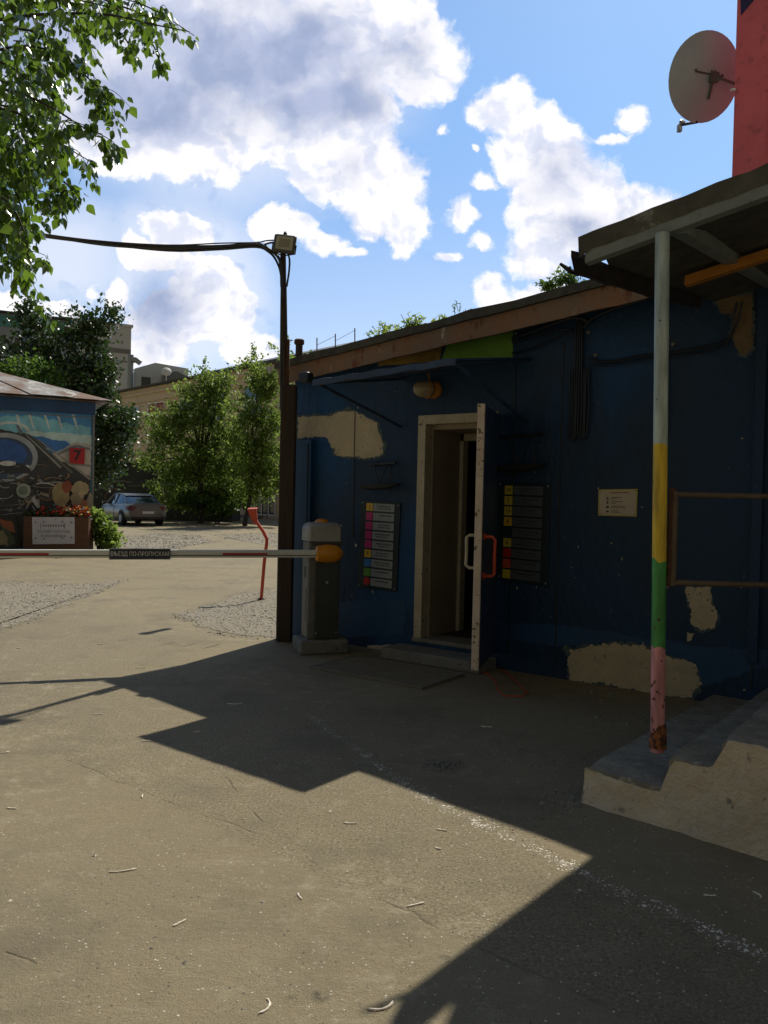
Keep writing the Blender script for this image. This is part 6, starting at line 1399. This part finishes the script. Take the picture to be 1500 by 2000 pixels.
# ------------------------------------------------------------------ gravel patches (stuff) with real stones
def inpoly(x, y, P_):
    c = False; j = len(P_) - 1
    for i in range(len(P_)):
        if (P_[i][1] > y) != (P_[j][1] > y) and x < (P_[j][0] - P_[i][0]) * (y - P_[i][1]) / (P_[j][1] - P_[i][1]) + P_[i][0]: c = not c
        j = i
    return c
M_gravel = mat('gravel_stone', (.34, .31, .25), (.19, .17, .135), .9, scale=25, lo=.4, hi=.6, c3=(.46, .43, .37), s3=40, t3=(.6, .64))
M_gravbed = mat('gravel_bed', (.22, .18, .115), (.15, .125, .082), .95, scale=7, bump=1, bscale=60, c3=(.36, .33, .27), s3=50, t3=(.55, .6))
def gravel(px, n, size, name, label, seed, fall=0):
    P_ = [tuple(gnd(x, y)[:2]) for x, y in px]; P2 = ragged(P_, .12, .09, seed, 3.)
    mb = MB(); mb.mi = 1
    # bed sheet
    mb.add([(x, y, .004) for x, y in P2], [tuple(range(len(P2)))]); mb.mi = 0
    xs = [p[0] for p in P_]; ys = [p[1] for p in P_]; k = 0; rr = random.Random(seed); cx, cy = sum(xs) / len(xs), sum(ys) / len(ys)
    while k < n:
        x, y = rr.uniform(min(xs) - .3, max(xs) + .3), rr.uniform(min(ys) - .3, max(ys) + .3)
        if not inpoly(x, y, P2):
            if rr.random() > .35 or not inpoly(cx + (x - cx) * .88, cy + (y - cy) * .88, P2): continue
        if mnoise.noise(Vector((x * 1.3, y * 1.3, seed))) < -.25: 
            if rr.random() < .7: continue
        s = size * (.25 + rr.random() ** 2.2 * 1.1) * (1.5 if rr.random() < .03 else 1); a = rr.uniform(0, 6.28); h = s * rr.uniform(.4, .8)
        v = [(x + s * math.cos(a + q * 1.257) * rr.uniform(.7, 1.1), y + s * math.sin(a + q * 1.257) * rr.uniform(.7, 1.1), .004) for q in range(5)] + [(x + s * .55 * math.cos(a + q * 1.257), y + s * .55 * math.sin(a + q * 1.257), h * rr.uniform(.8, 1.1)) for q in range(5)]
        mb.add(v, [(5, 6, 7, 8, 9), (0, 1, 6, 5), (1, 2, 7, 6), (2, 3, 8, 7), (3, 4, 9, 8), (4, 0, 5, 9)]); k += 1
    o = mb.build(name, [M_gravel, M_gravbed], kind='stuff'); o['label'] = label; o['category'] = 'gravel'
gravel([(-60, 1140), (40, 1138), (140, 1142), (240, 1136), (200, 1152), (150, 1172), (80, 1205), (20, 1222), (-60, 1240)], 7500, .014, 'gravel', 'pale gravel patch on the ground at the left edge below the arm', 3)
gravel([(345, 1200), (430, 1178), (470, 1160), (545, 1152), (620, 1155), (600, 1215), (545, 1250), (510, 1243), (440, 1236), (390, 1225)], 9000, .0125, 'gravel', 'gravel heap around the foot of the bent orange post', 5)
gravel([(225, 1068), (236, 1050), (300, 1042), (380, 1046), (420, 1058), (360, 1066), (330, 1076)], 3500, .024, 'gravel', 'pale gravel beyond the barrier by the bright green bush', 8)
gravel([(420, 1046), (560, 1040), (620, 1045), (620, 1062), (540, 1068), (470, 1056)], 2500, .024, 'gravel', 'far gravel strip right of the track near the lamp post', 9)
# crumbled asphalt in the shade
M_crumb = mat('crumb_stone', (.22, .215, .19), (.12, .115, .10), .9, scale=25, lo=.4, hi=.6)
def crumbs(spots, n, label, seed, sz=.008, m=None, hk=.9):
    mb = MB(); rr = random.Random(seed)
    for k in range(n):
        px, py, r = rr.choice(spots); g0 = gnd(px, py); a = rr.uniform(0, 6.28); q = r * rr.random() ** .7; x, y = g0.x + q * math.cos(a), g0.y + q * math.sin(a)
        s = sz * rr.uniform(.3, 1.3); b = rr.uniform(0, 6)
        if rr.random() < .02: s *= 2.2
        v = [(x + s * math.cos(b + i * 1.57), y + s * math.sin(b + i * 1.57), .0008) for i in range(4)] + [(x + rr.uniform(-.3, .3) * s, y + rr.uniform(-.3, .3) * s, s * hk)]
        mb.add(v, [(0, 1, 4), (1, 2, 4), (2, 3, 4), (3, 0, 4)])
    o = mb.build('loose_chippings', m or M_crumb, kind='stuff'); o['label'] = label; o['category'] = 'chippings'
crumbs([(1080, 1550, .22), (1100, 1480, .3), (1190, 1420, .3), (1150, 1350, .3), (1000, 1450, .4), (900, 1420, .5), (865, 1495, .12), (1240, 1400, .2), (1120, 1560, .12), (1050, 1600, .3)], 900, 'loose dark chippings in the shade left of the steps', 1)
seamp = [(600 + (820 - 600) * t, 1395 + (1552 - 1395) * t, .05) for t in [i / 20 for i in range(21)]] + [(820 + 290 * t, 1552 + 138 * t, .035) for t in [i / 24 for i in range(25)]] + [(1110 + 390 * t, 1690 + 180 * t, .035) for t in [i / 24 for i in range(25)]]
crumbs([(q[0] + rnd.uniform(-8, 8), q[1] + rnd.uniform(-5, 5), q[2] * rnd.uniform(.5, 2.2)) for q in seamp for _ in range(rnd.choice([0, 1, 1, 2, 3]))], 800, 'pale chippings caught along the long seam in the asphalt', 2, .0042, mat('pale_chips', (.78, .73, .62), (.55, .50, .41), .9, scale=30), .35)
crumbs([(rnd.uniform(0, 1500), rnd.uniform(1300, 2000), .4) for _ in range(160)], 2600, 'scattered grit all over the asphalt', 3, .0042, mat('grit', (.55, .50, .40), (.10, .09, .07), .9, scale=14, lo=.45, hi=.55), .5)

# ------------------------------------------------------------------ dry catkins lying about
M_catkin = mat('dry_catkin', (.85, .78, .66), (.60, .53, .42), .9, scale=60)
cat_px = [(350, 1803, 55, .5, .060, 'S-shaped pale catkin in the sun, middle of the bottom left foreground'), (585, 1752, -70, .4, .050, 'short upright catkin in the sun just below the asphalt crack'), (522, 1965, 60, 1.4, .085, 'hooked catkin near the bottom edge of the picture'),
 (240, 1702, 12, .5, .11, 'longest catkin, beaded and straight, at lower left'), (812, 1768, 25, .1, .075, 'straight tan catkin lying across the asphalt crack nearest the shadow edge'), (685, 1609, -5, .4, .07, 'thin catkin just below the point of the awning shadow'),
 (862, 1622, -20, .2, .055, 'white catkin in the sun below the pale seam'), (855, 1658, -50, .9, .035, 'tiny curled catkin right below the white one near the seam'), (285, 1448, 5, .3, .055, 'white catkin just left of the tip of the awning shadow'), (190, 1396, 8, .4, .075, 'pale catkin lying beside the shadow of the overhead cables'),
 (12, 1470, 30, .8, .05, 'clumped catkin at the left edge below the lamp shadow'), (278, 1556, -80, .3, .05, 'upright curled catkin just under the dark crack at left'), (22, 1580, -6, .1, .05, 'greenish catkin alone near the left edge'), (195, 1259, 8, .2, .06, 'narrow catkin, left of the two lying on the track in front of the arm'),
 (240, 1250, 14, .3, .10, 'longer catkin, right of the two lying on the track in front of the arm'), (145, 1260, 5, .5, .04, 'small dark-shadowed catkin left of the pair on the track'), (36, 1267, 0, .4, .05, 'brown catkin near the left edge below the gravel'), (275, 1305, 3, .2, .08, 'thin catkin just above the roof corner shadow'),
 (92, 1336, 40, .6, .04, 'small upright catkin above the cable shadow at left'), (225, 1345, 0, .3, .06, 'catkin touching the cable shadow near the roof corner shadow'), (460, 1375, -10, 1.2, .13, 'branched pale catkin inside the dark building shadow'), (385, 1430, 20, .6, .05, 'curved catkin in the shade near the edge of the awning shadow'),
 (640, 1300, 0, .3, .05, 'thin catkin in the shade beside the foot grate'), (750, 1968, 10, 1.3, .10, 'fluffy catkin lying right on the shadow edge at the bottom'), (1480, 1748, 80, 1.4, .06, 'pale curled scrap near the right edge in the shade'), (950, 1420, -10, .1, .08, 'straight catkin alone in the shade between door and steps'), (1387, 1750, -10, .5, .05, 'small pale catkin in the shade left of the curled scrap')]
for i, (px, py, an, cv, L_, lb_) in enumerate(cat_px):
    p0 = gnd(px, py); a = R(an); pts = []; x, y = p0.x - L_ / 2 * math.cos(a), p0.y - L_ / 2 * math.sin(a); hd = a - cv * .6
    for k in range(11): pts.append(Vector((x, y, .003))); hd += cv * .15 * (1 if k != 5 or i != 0 else -3); x += L_ / 10 * math.cos(hd); y += L_ / 10 * math.sin(hd)
    mb = MB(); mb.tube(pts, [.001] + [.0034 * rnd.uniform(.5, 1.3) for _ in range(9)] + [.001], 6)
    for k in range(16):
        q = pts[rnd.randrange(1, 10)]; o_ = Vector((rnd.gauss(0, .004), rnd.gauss(0, .004), 0)); s_ = .0022
        mb.add([q + o_ + Vector((s_, 0, 0)), q + o_ + Vector((-s_ * .5, s_, 0)), q + o_ + Vector((-s_ * .5, -s_, 0)), q + o_ + Vector((0, 0, s_ * 1.2))], [(0, 1, 3), (1, 2, 3), (2, 0, 3)])
    mb.build('catkin', M_catkin, smooth=True, label=lb_, cat='catkin', group='dry catkins on the asphalt')
print('objects', len(bpy.data.objects))
